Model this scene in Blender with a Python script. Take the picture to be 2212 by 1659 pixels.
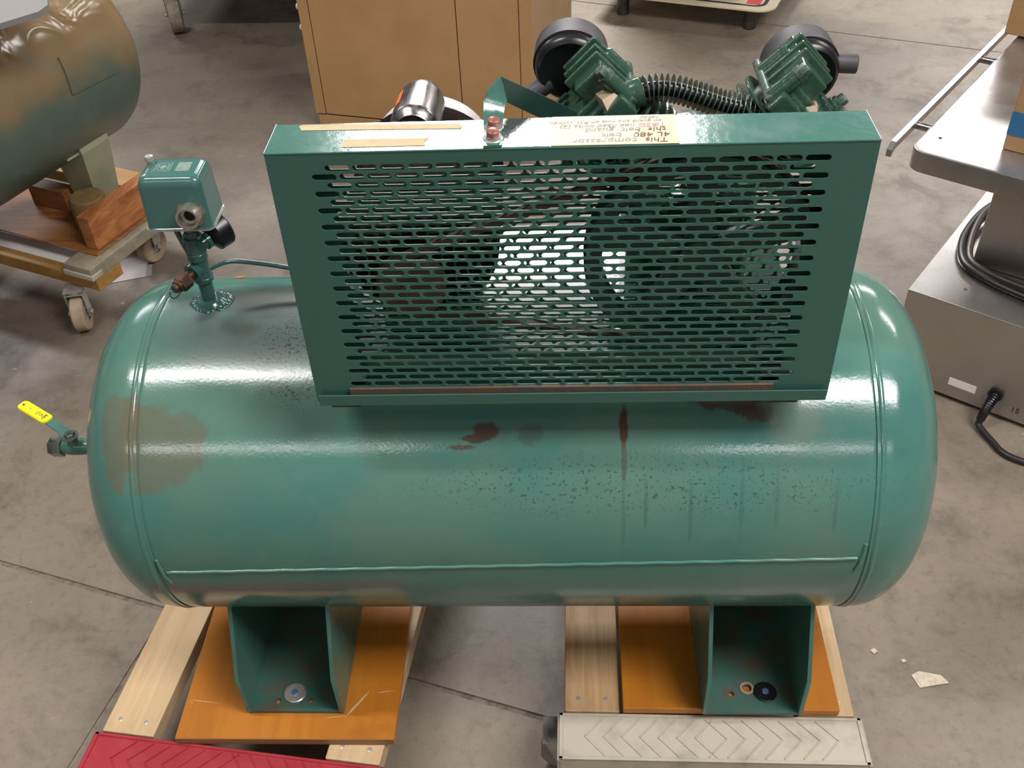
import bpy, bmesh, math, random
from mathutils import Vector, Matrix, Quaternion
random.seed(7)
PI = math.pi
scene = bpy.context.scene
for o in list(bpy.data.objects):
    bpy.data.objects.remove(o, do_unlink=True)
COL = scene.collection

# ------------------------------------------------------------------ camera
cam_d = bpy.data.cameras.new('camera')
cam_d.sensor_width = 36.0
cam_d.lens = 2199.3083 / 2212.0 * 36.0
cam_d.clip_start = 0.05
cam = bpy.data.objects.new('camera', cam_d)
COL.objects.link(cam)
CP, CY, CR = 0.7095, -0.0636, -0.0535
fw = Vector((math.sin(CY)*math.cos(CP), math.cos(CY)*math.cos(CP), -math.sin(CP)))
rt = Vector((math.cos(CY), -math.sin(CY), 0))
up = rt.cross(fw)
r2 = rt*math.cos(CR) + up*math.sin(CR)
u2 = up*math.cos(CR) - rt*math.sin(CR)
M = Matrix((r2, u2, -fw)).transposed().to_4x4()
M.translation = Vector((0.0793, -1.1344, 1.6152))
cam.matrix_world = M
scene.camera = cam

# ------------------------------------------------------------------ light
world = bpy.data.worlds.new('world')
scene.world = world
world.use_nodes = True
wb = world.node_tree.nodes['Background']
wb.inputs['Color'].default_value = (1.0, 0.95, 0.91, 1)
wb.inputs['Strength'].default_value = 0.115

def strip(name, x, y, z, sx, sy, power, col=(1.0, 0.965, 0.95)):
    l = bpy.data.lights.new(name, 'AREA')
    l.shape = 'RECTANGLE'; l.size = sx; l.size_y = sy
    l.energy = power; l.color = col
    o = bpy.data.objects.new(name, l)
    COL.objects.link(o)
    o.location = (x, y, z)
    return o
# rows of ceiling strip lamps of the hall (lamps 2.4 m long, ceiling 4.2 m)
for (x, y, sx, sy, p) in [(-0.2, 5.92, 2.4, 1.1, 470), (4.3, 8.6, 2.4, 0.8, 165), (-4.9, 6.2, 2.4, 0.45, 110), (4.6, 3.6, 2.4, 0.45, 100),
                          (-1.75, -0.22, 1.3, 0.17, 70), (2.3, -1.3, 2.4, 1.0, 170), (-2.2, -4.6, 2.4, 0.45, 35), (2.3, -5.2, 2.4, 0.45, 35)]:
    strip('ceiling_strip_lamp', x, y, 4.2, sx, sy, p)

scene.view_settings.view_transform = 'Standard'
scene.view_settings.look = 'None'
scene.view_settings.gamma = 1.0
scene.view_settings.use_curve_mapping = False
scene.view_settings.exposure = 0.5

# ------------------------------------------------------------------ materials
def nodes(name):
    m = bpy.data.materials.new(name)
    m.use_nodes = True
    nt = m.node_tree
    b = nt.nodes['Principled BSDF']
    return m, nt, b

def coords(nt, scale=(1, 1, 1), loc=(0, 0, 0), rot=(0, 0, 0)):
    tc = nt.nodes.new('ShaderNodeTexCoord')
    mp = nt.nodes.new('ShaderNodeMapping')
    mp.inputs['Scale'].default_value = scale
    mp.inputs['Location'].default_value = loc
    mp.inputs['Rotation'].default_value = rot
    nt.links.new(tc.outputs['Object'], mp.inputs['Vector'])
    return mp.outputs['Vector']

def noise(nt, vec, scale, detail=4, rough=0.55, dist=0.0):
    n = nt.nodes.new('ShaderNodeTexNoise')
    n.inputs['Scale'].default_value = scale
    n.inputs['Detail'].default_value = detail
    n.inputs['Roughness'].default_value = rough
    n.inputs['Distortion'].default_value = dist
    nt.links.new(vec, n.inputs['Vector'])
    return n.outputs['Fac']

def mrange(nt, v, a, b, c=0.0, d=1.0):
    n = nt.nodes.new('ShaderNodeMapRange')
    n.interpolation_type = 'SMOOTHSTEP'
    n.inputs['From Min'].default_value = a
    n.inputs['From Max'].default_value = b
    n.inputs['To Min'].default_value = c
    n.inputs['To Max'].default_value = d
    nt.links.new(v, n.inputs['Value'])
    return n.outputs['Result']

def math2(nt, op, a, b):
    n = nt.nodes.new('ShaderNodeMath'); n.operation = op
    for i, v in enumerate((a, b)):
        if isinstance(v, (int, float)): n.inputs[i].default_value = v
        else: nt.links.new(v, n.inputs[i])
    return n.outputs[0]

def mix(nt, fac, a, b):
    n = nt.nodes.new('ShaderNodeMix'); n.data_type = 'RGBA'
    if isinstance(fac, (int, float)): n.inputs[0].default_value = fac
    else: nt.links.new(fac, n.inputs[0])
    for i, v in ((6, a), (7, b)):
        if isinstance(v, tuple): n.inputs[i].default_value = (*v, 1)
        else: nt.links.new(v, n.inputs[i])
    return n.outputs[2]

def bump(nt, b, h, strength, dist=0.01):
    n = nt.nodes.new('ShaderNodeBump')
    n.inputs['Strength'].default_value = strength
    n.inputs['Distance'].default_value = dist
    nt.links.new(h, n.inputs['Height'])
    nt.links.new(n.outputs['Normal'], b.inputs['Normal'])

def blob(nt, vec, center, radii, amp=0.6, nscale=25, edge=0.35):
    s = nt.nodes.new('ShaderNodeVectorMath'); s.operation = 'SUBTRACT'
    s.inputs[1].default_value = center
    nt.links.new(vec, s.inputs[0])
    d = nt.nodes.new('ShaderNodeVectorMath'); d.operation = 'DIVIDE'
    d.inputs[1].default_value = radii
    nt.links.new(s.outputs[0], d.inputs[0])
    l = nt.nodes.new('ShaderNodeVectorMath'); l.operation = 'LENGTH'
    nt.links.new(d.outputs[0], l.inputs[0])
    nz = noise(nt, vec, nscale, 5, 0.65)
    r = math2(nt, 'ADD', l.outputs['Value'], math2(nt, 'MULTIPLY', math2(nt, 'SUBTRACT', nz, 0.5), amp*2))
    return mrange(nt, r, 1.0 + edge, 1.0 - edge)

def simple(name, col, rough=0.5, metal=0.0, col2=None, nscale=20, lo=0.35, hi=0.7, bmp=0.0, bscale=200, rvar=0.0, coat=0.0, stretch=(1, 1, 1), spec=0.5):
    m, nt, b = nodes(name)
    b.inputs['Base Color'].default_value = (*col, 1)
    b.inputs['Roughness'].default_value = rough
    b.inputs['Metallic'].default_value = metal
    b.inputs['Specular IOR Level'].default_value = spec
    if coat:
        b.inputs['Coat Weight'].default_value = coat
        b.inputs['Coat Roughness'].default_value = 0.08
    v = coords(nt, stretch)
    if col2:
        f = noise(nt, v, nscale, 6, 0.6)
        nt.links.new(mix(nt, mrange(nt, f, lo, hi), col, col2), b.inputs['Base Color'])
    if rvar:
        f = noise(nt, v, nscale*1.7, 4)
        nt.links.new(mrange(nt, f, 0.3, 0.7, max(0.02, rough-rvar), rough+rvar), b.inputs['Roughness'])
    if bmp:
        bump(nt, b, noise(nt, v, bscale, 3), bmp, 0.002)
    return m

def wood(name, c1, c2, c3=None, axis=1, rough=0.5, gscale=9, bmp=0.15, coat=0.0):
    m, nt, b = nodes(name)
    sc = [14, 14, 14]; sc[axis] = 0.9
    v = coords(nt, tuple(sc))
    g = noise(nt, v, gscale*0.35, 6, 0.65, 0.6)
    col = mix(nt, mrange(nt, g, 0.36, 0.66), c1, c2)
    v2 = coords(nt, (1, 1, 1))
    blot = noise(nt, v2, 9, 5, 0.6)
    if c3:
        col = mix(nt, mrange(nt, blot, 0.56, 0.72, 0, 0.75), col, c3)
    nt.links.new(col, b.inputs['Base Color'])
    b.inputs['Roughness'].default_value = rough
    if coat:
        b.inputs['Coat Weight'].default_value = coat
        b.inputs['Coat Roughness'].default_value = 0.15
    if bmp: bump(nt, b, g, bmp, 0.002)
    return m

ORG = Vector((0, 0, 0.176))      # base of the compressor
def rel(p): return (p[0]-ORG[0], p[1]-ORG[1], p[2]-ORG[2])

def tank_material():
    m, nt, b = nodes('worn_teal_tank_paint')
    v = coords(nt)
    big = noise(nt, v, 4.5, 4, 0.55)
    col = mix(nt, mrange(nt, big, 0.36, 0.66), (0.056, 0.169, 0.141), (0.086, 0.182, 0.143))
    fine = noise(nt, v, 30, 5, 0.6)
    col = mix(nt, mrange(nt, fine, 0.5, 0.75, 0, 0.35), col, (0.105, 0.185, 0.158))
    # dull grey oily film on the top left, darker grey patches near the guard
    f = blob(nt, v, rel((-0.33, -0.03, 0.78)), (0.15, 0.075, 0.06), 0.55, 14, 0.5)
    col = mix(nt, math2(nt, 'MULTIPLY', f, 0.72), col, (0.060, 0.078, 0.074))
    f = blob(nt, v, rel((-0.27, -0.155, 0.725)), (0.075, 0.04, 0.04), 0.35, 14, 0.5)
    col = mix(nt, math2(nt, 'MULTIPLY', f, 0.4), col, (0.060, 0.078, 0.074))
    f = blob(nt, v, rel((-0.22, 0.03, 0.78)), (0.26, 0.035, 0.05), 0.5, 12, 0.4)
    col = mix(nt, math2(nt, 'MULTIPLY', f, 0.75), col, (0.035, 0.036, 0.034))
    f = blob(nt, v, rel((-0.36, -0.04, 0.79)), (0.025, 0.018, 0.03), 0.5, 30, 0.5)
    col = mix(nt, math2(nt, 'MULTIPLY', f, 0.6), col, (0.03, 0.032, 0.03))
    # brown-grey smudges left
    for c, r in [((-0.452, -0.196, 0.695), (0.058, 0.06, 0.058)), ((-0.505, -0.165, 0.69), (0.026, 0.06, 0.06)),
                 ((-0.487, -0.16, 0.725), (0.010, 0.03, 0.03))]:
        f = blob(nt, v, rel(c), r, 0.85, 17, 0.16)
        col = mix(nt, math2(nt, 'MULTIPLY', f, 0.74), col, (0.120, 0.118, 0.078))
    # rust
    for c, r, k in [((-0.018, -0.177, 0.712), (0.018, 0.012, 0.010), 0.9), ((-0.035, -0.184, 0.705), (0.016, 0.006, 0.006), 0.9),
                    ((-0.052, -0.192, 0.697), (0.018, 0.004, 0.004), 0.8), ((0.159, -0.173, 0.716), (0.0055, 0.024, 0.024), 1.0),
                    ((0.159, -0.20, 0.68), (0.0035, 0.02, 0.03), 0.5), ((0.04, -0.18, 0.709), (0.016, 0.016, 0.014), 0.35),
                    ((0.30, -0.15, 0.735), (0.05, 0.012, 0.012), 0.8), ((0.33, -0.163, 0.726), (0.025, 0.012, 0.012), 0.8)]:
        f = blob(nt, v, rel(c), r, 0.75, 60, 0.25)
        col = mix(nt, math2(nt, 'MULTIPLY', f, k), col, (0.066, 0.036, 0.022))
    # bare grey scuffs right of the guard
    f = blob(nt, v, rel((0.375, -0.165, 0.722)), (0.032, 0.05, 0.05), 0.9, 22, 0.4)
    col = mix(nt, math2(nt, 'MULTIPLY', f, 0.6), col, (0.15, 0.19, 0.165))
    # black paint specks
    sp = noise(nt, v, 270, 1.5, 0.5)
    specks = mrange(nt, sp, 0.575, 0.615)
    f = blob(nt, v, rel((-0.262, -0.08, 0.77)), (0.062, 0.075, 0.07), 0.35, 14, 0.45)
    col = mix(nt, math2(nt, 'MULTIPLY', math2(nt, 'MULTIPLY', specks, f), 0.92), col, (0.012, 0.018, 0.018))
    sp2 = noise(nt, v, 230, 2, 0.6)
    specks2 = mrange(nt, sp2, 0.60, 0.65)
    f = blob(nt, v, rel((0.18, -0.222, 0.655)), (0.28, 0.03, 0.045), 0.5, 10, 0.5)
    col = mix(nt, math2(nt, 'MULTIPLY', math2(nt, 'MULTIPLY', specks2, f), 0.7), col, (0.03, 0.05, 0.04))
    # thin downward runs of dirt
    for (x, z0, z1, k) in [(0.158, 0.55, 0.70, 0.25), (0.187, 0.59, 0.66, 0.4), (0.245, 0.57, 0.66, 0.3), (0.31, 0.58, 0.70, 0.22), (0.43, 0.59, 0.65, 0.3), (0.355, 0.6, 0.67, 0.22)]:
        zc = (z0+z1)/2
        f = blob(nt, v, rel((x, -0.235, zc)), (0.0028, 0.06, (z1-z0)/2), 0.9, 40, 0.4)
        col = mix(nt, math2(nt, 'MULTIPLY', f, k), col, (0.03, 0.07, 0.055))
    nt.links.new(col, b.inputs['Base Color'])
    rn = noise(nt, v, 14, 5, 0.6)
    rbase = mrange(nt, rn, 0.3, 0.7, 0.11, 0.2)
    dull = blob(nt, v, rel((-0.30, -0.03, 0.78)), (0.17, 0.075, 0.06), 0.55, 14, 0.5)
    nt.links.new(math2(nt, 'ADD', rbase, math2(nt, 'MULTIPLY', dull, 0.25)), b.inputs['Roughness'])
    h = noise(nt, v, 260, 3, 0.5)
    bump(nt, b, h, 0.06, 0.002)
    return m

MT = {}
MT['tank'] = tank_material()
MT['paint'] = simple('teal_machine_paint', (0.048, 0.145, 0.115), 0.3, 0, (0.058, 0.14, 0.115), 9, bmp=0.04, rvar=0.06)
MT['guard'] = simple('dark_green_guard_paint', (0.032, 0.108, 0.086), 0.42, 0, (0.036, 0.106, 0.087), 7, bmp=0.05, bscale=300)
MT['guard_top'] = simple('scuffed_green_guard_paint', (0.045, 0.135, 0.108), 0.16, 0, (0.095, 0.17, 0.15), 14, 0.5, 0.72, bmp=0.10, bscale=110)
MT['castgreen'] = simple('dark_green_cast_paint', (0.028, 0.070, 0.044), 0.2, 0, (0.08, 0.12, 0.088), 50, 0.5, 0.78, bmp=0.25, bscale=140)
MT['castgrey'] = simple('worn_green_grey_cast', (0.10, 0.14, 0.12), 0.4, 0.3, (0.03, 0.07, 0.05), 60, bmp=0.2, bscale=150)
MT['darkgreen'] = simple('blackened_green_paint', (0.012, 0.038, 0.031), 0.35, 0, (0.018, 0.05, 0.04), 30)
MT['grimy'] = simple('oil_blackened_green_paint', (0.010, 0.022, 0.018), 0.17, 0, (0.02, 0.034, 0.028), 25)
MT['pipepaint'] = simple('glossy_dark_teal_pipe_paint', (0.028, 0.085, 0.074), 0.16, 0, (0.035, 0.08, 0.072), 40, bmp=0.1)
MT['chrome'] = simple('green_tinged_chrome', (0.22, 0.24, 0.22), 0.22, 0.8, (0.06, 0.10, 0.09), 60)
MT['motorblack'] = simple('matte_black_motor_shell', (0.010, 0.009, 0.009), 1.0, 0, (0.02, 0.016, 0.014), 20, spec=0.0)
MT['blackmetal'] = simple('dark_steel_leg', (0.10, 0.085, 0.075), 0.4, 0.6, (0.06, 0.05, 0.045), 20)
MT['finmetal'] = simple('dull_green_fin_metal', (0.16, 0.20, 0.17), 0.35, 0.5, (0.06, 0.09, 0.075), 80)
MT['black'] = simple('black_plastic', (0.008, 0.008, 0.009), 0.32)
MT['blackmatte'] = simple('grey_black_plastic', (0.03, 0.028, 0.032), 0.55, 0, (0.06, 0.055, 0.06), 30)
MT['steel'] = simple('brushed_steel', (0.36, 0.34, 0.335), 0.3, 1.0, (0.22, 0.21, 0.205), 10, rvar=0.08, stretch=(9, 1, 9))
MT['stain'] = simple('stainless_steel_sheet', (0.41, 0.39, 0.378), 0.27, 0.85, (0.36, 0.345, 0.335), 6, rvar=0.05)
MT['stainside'] = simple('stainless_steel_side_sheet', (0.44, 0.405, 0.36), 0.42, 0.85, (0.40, 0.365, 0.325), 6, rvar=0.05)
MT['alu'] = simple('foil_tape', (0.72, 0.72, 0.75), 0.24, 1.0, bmp=0.35, bscale=160)
MT['zinc'] = simple('zinc_hardware', (0.45, 0.43, 0.41), 0.34, 0.55, (0.33, 0.31, 0.29), 60)
MT['rust'] = simple('rusty_steel', (0.10, 0.055, 0.035), 0.6, 0.2, (0.05, 0.06, 0.045), 50, bmp=0.3)
MT['copper'] = simple('rusty_copper', (0.42, 0.20, 0.14), 0.4, 0.6, (0.2, 0.09, 0.06), 50)
MT['boltred'] = simple('red_painted_bolt_head', (0.26, 0.075, 0.055), 0.3, 0.2, (0.35, 0.16, 0.12), 80)
MT['brass'] = simple('tarnished_brass', (0.12, 0.07, 0.045), 0.42, 0.7, (0.05, 0.025, 0.018), 60)
MT['brasslight'] = simple('pale_brass_fitting', (0.44, 0.34, 0.24), 0.42, 0.5)
MT['pine'] = wood('pale_pine', (0.50, 0.36, 0.205), (0.43, 0.29, 0.15), (0.37, 0.25, 0.135), 1, 0.55)
MT['pineworn'] = wood('weathered_pine', (0.48, 0.31, 0.16), (0.33, 0.19, 0.09), (0.26, 0.16, 0.09), 1, 0.6)
MT['ply'] = wood('orange_varnished_plywood', (0.43, 0.16, 0.018), (0.37, 0.125, 0.012), (0.30, 0.095, 0.010), 1, 0.32, 4, 0.05, coat=0.0)
MT['plyedge'] = wood('plywood_edge', (0.28, 0.15, 0.05), (0.20, 0.10, 0.035), None, 0, 0.6)
MT['lumber'] = wood('reddish_lumber', (0.46, 0.19, 0.062), (0.27, 0.085, 0.024), (0.30, 0.11, 0.035), 1, 0.5, 7)
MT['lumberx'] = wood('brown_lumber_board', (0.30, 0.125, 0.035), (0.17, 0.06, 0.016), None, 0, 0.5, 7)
MT['yellowwood'] = wood('yellow_board', (0.40, 0.215, 0.055), (0.30, 0.15, 0.035), None, 0, 0.5, 5)
MT['logtop'] = simple('brown_wood_round', (0.20, 0.125, 0.045), 0.7, 0, (0.13, 0.075, 0.03), 40)
MT['redrubber'] = simple('red_rubber', (0.29, 0.020, 0.030), 0.55, 0, (0.33, 0.028, 0.038), 30, bmp=0.1, spec=0.25)
MT['greyrubber'] = simple('dirty_grey_rubber', (0.40, 0.355, 0.285), 0.6, 0, (0.27, 0.235, 0.18), 14, 0.45, 0.75, bmp=0.1)
MT['greycarpet'] = simple('worn_grey_rubber_edge', (0.22, 0.19, 0.14), 0.65, 0, (0.30, 0.26, 0.18), 40)
MT['wheel'] = simple('tan_caster_tyre', (0.38, 0.29, 0.20), 0.5, 0, (0.28, 0.21, 0.15), 30)
MT['wheelgrey'] = simple('grey_caster_tyre', (0.20, 0.185, 0.165), 0.55)
MT['tape'] = simple('masking_tape', (0.46, 0.34, 0.19), 0.7, 0, (0.39, 0.28, 0.15), 60)
MT['note'] = simple('tan_card_note', (0.58, 0.43, 0.25), 0.5, 0, (0.52, 0.37, 0.2), 30)
MT['film'] = None
MT['ink'] = simple('pencil_ink', (0.10, 0.05, 0.03), 0.7)
MT['redink'] = simple('red_ink', (0.62, 0.03, 0.02), 0.7)
MT['yellow'] = simple('yellow_vinyl_grip', (0.80, 0.66, 0.0), 0.4)
MT['blackink'] = simple('black_print', (0.02, 0.02, 0.02), 0.6)
MT['cabinet'] = simple('tan_painted_cabinet', (0.42, 0.245, 0.105), 0.5, 0, (0.37, 0.21, 0.088), 5, bmp=0.03)
MT['cabside'] = simple('tan_painted_cabinet_side', (0.42, 0.27, 0.145), 0.5, 0, (0.37, 0.235, 0.125), 6)
MT['dark'] = simple('dark_gap', (0.02, 0.012, 0.007), 0.8)
MT['hinge'] = simple('brass_hinge', (0.36, 0.20, 0.06), 0.4, 0.6, (0.12, 0.06, 0.02), 80)
MT['cream'] = simple('cream_plastic', (0.62, 0.54, 0.38), 0.45)
MT['white'] = simple('white_label', (0.72, 0.70, 0.66), 0.6)
MT['redlabel'] = simple('red_label', (0.62, 0.05, 0.05), 0.5)
MT['card'] = simple('brown_cardboard', (0.36, 0.21, 0.095), 0.75, 0, (0.32, 0.185, 0.08), 12)
MT['blue'] = simple('blue_print', (0.02, 0.12, 0.26), 0.6)
MT['rubbercord'] = simple('black_rubber_cord', (0.014, 0.013, 0.013), 0.4)
MT['cordgrey'] = simple('worn_grey_cord', (0.07, 0.06, 0.055), 0.4)
MT['paper'] = simple('white_paper', (0.72, 0.69, 0.68), 0.8)
MT['orange'] = simple('orange_sticker', (0.85, 0.16, 0.02), 0.5)
MT['motorgrey'] = simple('light_grey_motor_paint', (0.55, 0.53, 0.54), 0.4)
MT['belt'] = simple('worn_rubber_belt', (0.06, 0.035, 0.025), 0.7)
MT['greyplate'] = simple('light_grey_plate', (0.20, 0.195, 0.185), 0.55, 0, (0.18, 0.175, 0.165), 8)
MT['legcream'] = simple('pale_olive_paint', (0.30, 0.31, 0.20), 0.4, 0, (0.24, 0.27, 0.18), 10)
MT['decal'] = simple('worn_paper_plate', (0.17, 0.24, 0.20), 0.45, 0, (0.07, 0.14, 0.11), 300)
MT['vinyl_blue'] = simple('blue_screw_head', (0.10, 0.24, 0.48), 0.3, 0.5)

def bgtank_material():
    m, nt, b = nodes('overspray_green_brown_tank_paint')
    tc = nt.nodes.new('ShaderNodeTexCoord'); v = tc.outputs['Object']
    n1 = noise(nt, v, 5, 4, 0.5)
    sep = nt.nodes.new('ShaderNodeSeparateXYZ'); nt.links.new(v, sep.inputs[0])
    # brown overspray on the upper half of the vessel, ragged
    zz = math2(nt, 'ADD', sep.outputs['Z'], math2(nt, 'MULTIPLY', math2(nt, 'SUBTRACT', n1, 0.5), 0.5))
    col = mix(nt, mrange(nt, zz, 0.30, 0.50), (0.078, 0.115, 0.088), (0.225, 0.155, 0.078))
    n2 = noise(nt, v, 9, 3, 0.5)
    col = mix(nt, mrange(nt, n2, 0.56, 0.7, 0, 0.5), col, (0.11, 0.17, 0.14))
    nt.links.new(col, b.inputs['Base Color'])
    nt.links.new(mrange(nt, zz, 0.40, 0.56, 0.36, 0.2), b.inputs['Roughness'])
    # wrinkled film on the crown
    wv = coords(nt, (1, 1, 1), rot=(0.3, 0.2, 0.5))
    w = noise(nt, wv, 9, 2, 0.45, 1.0)
    hh = math2(nt, 'MULTIPLY', w, mrange(nt, sep.outputs['Z'], 0.47, 0.56))
    bump(nt, b, hh, 0.6, 0.03)
    return m
MT['bgtank'] = bgtank_material()

def floor_material(name, tint=1.0, seed=0.0):
    m, nt, b = nodes(name)
    v = coords(nt, (1, 1, 1), (seed, seed*2, 0), (0, 0, -0.3))
    a = noise(nt, v, 1.1, 6, 0.62)
    col = mix(nt, mrange(nt, a, 0.34, 0.68), (0.185*tint, 0.150*tint, 0.116*tint), (0.275*tint, 0.228*tint, 0.174*tint))
    c = noise(nt, v, 6, 7, 0.7, 0.4)
    col = mix(nt, mrange(nt, c, 0.46, 0.72, 0, 0.85), col, (0.120*tint, 0.094*tint, 0.071*tint))
    vs = coords(nt, (3, 14, 3), (seed, 0, 0), (0, 0, -0.28))
    d = noise(nt, vs, 4, 6, 0.7)
    col = mix(nt, mrange(nt, d, 0.55, 0.78, 0, 0.5), col, (0.30*tint, 0.255*tint, 0.20*tint))
    e = noise(nt, v, 45, 8, 0.8)
    col = mix(nt, mrange(nt, e, 0.48, 0.70, 0, 0.42), col, (0.080*tint, 0.07*tint, 0.055*tint))
    sp = noise(nt, v, 38, 2, 0.4)
    col = mix(nt, mrange(nt, sp, 0.75, 0.77, 0, 0.6), col, (0.36, 0.32, 0.27))
    nt.links.new(col, b.inputs['Base Color'])
    nt.links.new(mrange(nt, c, 0.3, 0.75, 0.36, 0.52), b.inputs['Roughness'])
    bump(nt, b, e, 0.10, 0.004)
    return m

# ------------------------------------------------------------------ mesh helpers
def merge(bm, tmp, mtx=None):
    if mtx is not None: tmp.transform(mtx)
    me = bpy.data.meshes.new('tmp')
    tmp.to_mesh(me); tmp.free()
    bm.from_mesh(me)
    bpy.data.meshes.remove(me)

def box(bm, x0, x1, y0, y1, z0, z1, bev=0.0, seg=2, mtx=None):
    t = bmesh.new()
    bmesh.ops.create_cube(t, size=1.0)
    for v in t.verts:
        v.co = Vector(((x0+x1)/2 + v.co.x*(x1-x0), (y0+y1)/2 + v.co.y*(y1-y0), (z0+z1)/2 + v.co.z*(z1-z0)))
    if bev:
        bmesh.ops.bevel(t, geom=list(t.edges), offset=bev, segments=seg, affect='EDGES', profile=0.5)
    merge(bm, t, mtx)

def frame(axis):
    a = Vector(axis).normalized()
    h = Vector((0, 0, 1)) if abs(a.z) < 0.9 else Vector((1, 0, 0))
    u = h.cross(a).normalized(); w = a.cross(u)
    return a, u, w

def lathe(bm, prof, o, axis, n=32, mtx=None):
    a, u, w = frame(axis); o = Vector(o)
    rings = []
    for (t, r) in prof:
        if r < 1e-6: rings.append([bm.verts.new(o + a*t)])
        else: rings.append([bm.verts.new(o + a*t + (u*math.cos(2*PI*i/n) + w*math.sin(2*PI*i/n))*r) for i in range(n)])
    for A, B in zip(rings[:-1], rings[1:]):
        if len(A) == 1 and len(B) == 1: continue
        for i in range(n):
            j = (i+1) % n
            if len(A) == 1: bm.faces.new((A[0], B[j], B[i]))
            elif len(B) == 1: bm.faces.new((A[i], A[j], B[0]))
            else: bm.faces.new((A[i], A[j], B[j], B[i]))

def cyl(bm, p0, p1, r, r1=None, n=24, bev=0.0):
    p0 = Vector(p0); p1 = Vector(p1); L = (p1-p0).length
    r1 = r if r1 is None else r1
    if bev: prof = [(0, 0), (0, r-bev), (bev, r), (L-bev, r1), (L, r1-bev), (L, 0)]
    else: prof = [(0, 0), (0, r), (L, r1), (L, 0)]
    lathe(bm, prof, p0, p1-p0, n)

def ring(bm, o, axis, R, r, n=40, k=8):
    prof = [(r*math.sin(2*PI*i/k), R + r*math.cos(2*PI*i/k)) for i in range(k+1)]
    lathe(bm, prof, o, axis, n)

def catmull(pts, sub=8):
    P = [Vector(p) for p in pts]
    P = [P[0]*2-P[1]] + P + [P[-1]*2-P[-2]]
    out = []
    for i in range(1, len(P)-2):
        for k in range(sub):
            t = k/sub
            p0, p1, p2, p3 = P[i-1], P[i], P[i+1], P[i+2]
            out.append(0.5*((2*p1) + (p2-p0)*t + (2*p0-5*p1+4*p2-p3)*t*t + (3*p1-p0-3*p2+p3)*t**3))
    out.append(P[-2])
    return out

def tube(bm, pts, r, n=12, sub=8, smooth=True):
    P = catmull(pts, sub) if smooth and len(pts) > 2 else [Vector(p) for p in pts]
    rings = []
    u = None
    for i, p in enumerate(P):
        t = (P[min(i+1, len(P)-1)] - P[max(i-1, 0)]).normalized()
        if u is None: _, u, _ = frame(t)
        u = (u - t*u.dot(t)).normalized(); w = t.cross(u)
        rings.append([bm.verts.new(p + (u*math.cos(2*PI*k/n) + w*math.sin(2*PI*k/n))*r) for k in range(n)])
    for A, B in zip(rings[:-1], rings[1:]):
        for k in range(n):
            bm.faces.new((A[k], A[(k+1) % n], B[(k+1) % n], B[k]))
    bm.faces.new(rings[0][::-1]); bm.faces.new(rings[-1])

def prism(bm, poly, o, ux, uy, n, th):
    """polygon (2D) in plane (ux, uy) at o extruded by th along n"""
    o = Vector(o); ux = Vector(ux); uy = Vector(uy); n = Vector(n)
    A = [bm.verts.new(o + ux*a + uy*b) for a, b in poly]
    B = [bm.verts.new(o + ux*a + uy*b + n*th) for a, b in poly]
    bm.faces.new(A); bm.faces.new(B[::-1])
    for i in range(len(A)):
        j = (i+1) % len(A)
        bm.faces.new((A[i], B[i], B[j], A[j]))

def hexn(bm, o, axis, r, h, dome=0.0):
    prof = [(0, 0), (0, r), (h*0.8, r), (h, r*0.86)]
    if dome: prof += [(h+dome, 0.0)]
    else: prof += [(h, 0)]
    lathe(bm, prof, o, axis, 6)

def loops(bm, sections, closed=True, cap=True):
    R = [[bm.verts.new(Vector(p)) for p in s] for s in sections]
    for A, B in zip(R[:-1], R[1:]):
        n = len(A)
        for k in range(n if closed else n-1):
            bm.faces.new((A[k], A[(k+1) % n], B[(k+1) % n], B[k]))
    if cap: bm.faces.new(R[0][::-1]); bm.faces.new(R[-1])

def rrect(w, h, r, n=5):
    out = []
    for cx, cy, a0 in ((w/2-r, h/2-r, 0), (-w/2+r, h/2-r, PI/2), (-w/2+r, -h/2+r, PI), (w/2-r, -h/2+r, 1.5*PI)):
        for i in range(n+1):
            a = a0 + PI/2*i/n
            out.append((cx + r*math.cos(a), cy + r*math.sin(a)))
    return out

class Thing:
    """top-level Empty at the base of a thing; its parts are built in world coordinates"""
    def __init__(self, name, label, cat, loc, group=None, kind=None):
        self.o = bpy.data.objects.new(name, None)
        COL.objects.link(self.o)
        self.o.empty_display_size = 0.05
        self.o.location = loc; self.loc = Vector(loc)
        self.o['label'] = label
        if cat: self.o['category'] = cat
        if group: self.o['group'] = group
        if kind: self.o['kind'] = kind
    def part(self, name, bm, mat, parent=None, label=None, sharp=35, smooth=True, mats=None):
        return mk(name, bm, mat, self.loc, parent or self.o, label, sharp, smooth, mats)
    def share(self, name, src, loc, rot=None, parent=None):
        o = bpy.data.objects.new(name, src)
        COL.objects.link(o)
        o.parent = parent or self.o
        o.location = Vector(loc) - self.loc
        if rot is not None:
            o.rotation_mode = 'QUATERNION'; o.rotation_quaternion = rot
        return o

def mk(name, bm, mat, org=Vector((0, 0, 0)), parent=None, label=None, sharp=35, smooth=True, mats=None):
    bmesh.ops.recalc_face_normals(bm, faces=list(bm.faces))
    bm.transform(Matrix.Translation(-Vector(org)))
    me = bpy.data.meshes.new(name)
    bm.to_mesh(me); bm.free()
    if smooth:
        me.shade_smooth(); me.set_sharp_from_angle(angle=math.radians(sharp))
    for m in ([mat] if mats is None else mats):
        me.materials.append(MT[m] if isinstance(m, str) else m)
    o = bpy.data.objects.new(name, me)
    COL.objects.link(o)
    if smooth:
        wn = o.modifiers.new('weighted_normals', 'WEIGHTED_NORMAL'); wn.keep_sharp = True; wn.weight = 60
    if parent is not None: o.parent = parent
    else: o.location = org
    if label: o['label'] = label
    return o

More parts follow.
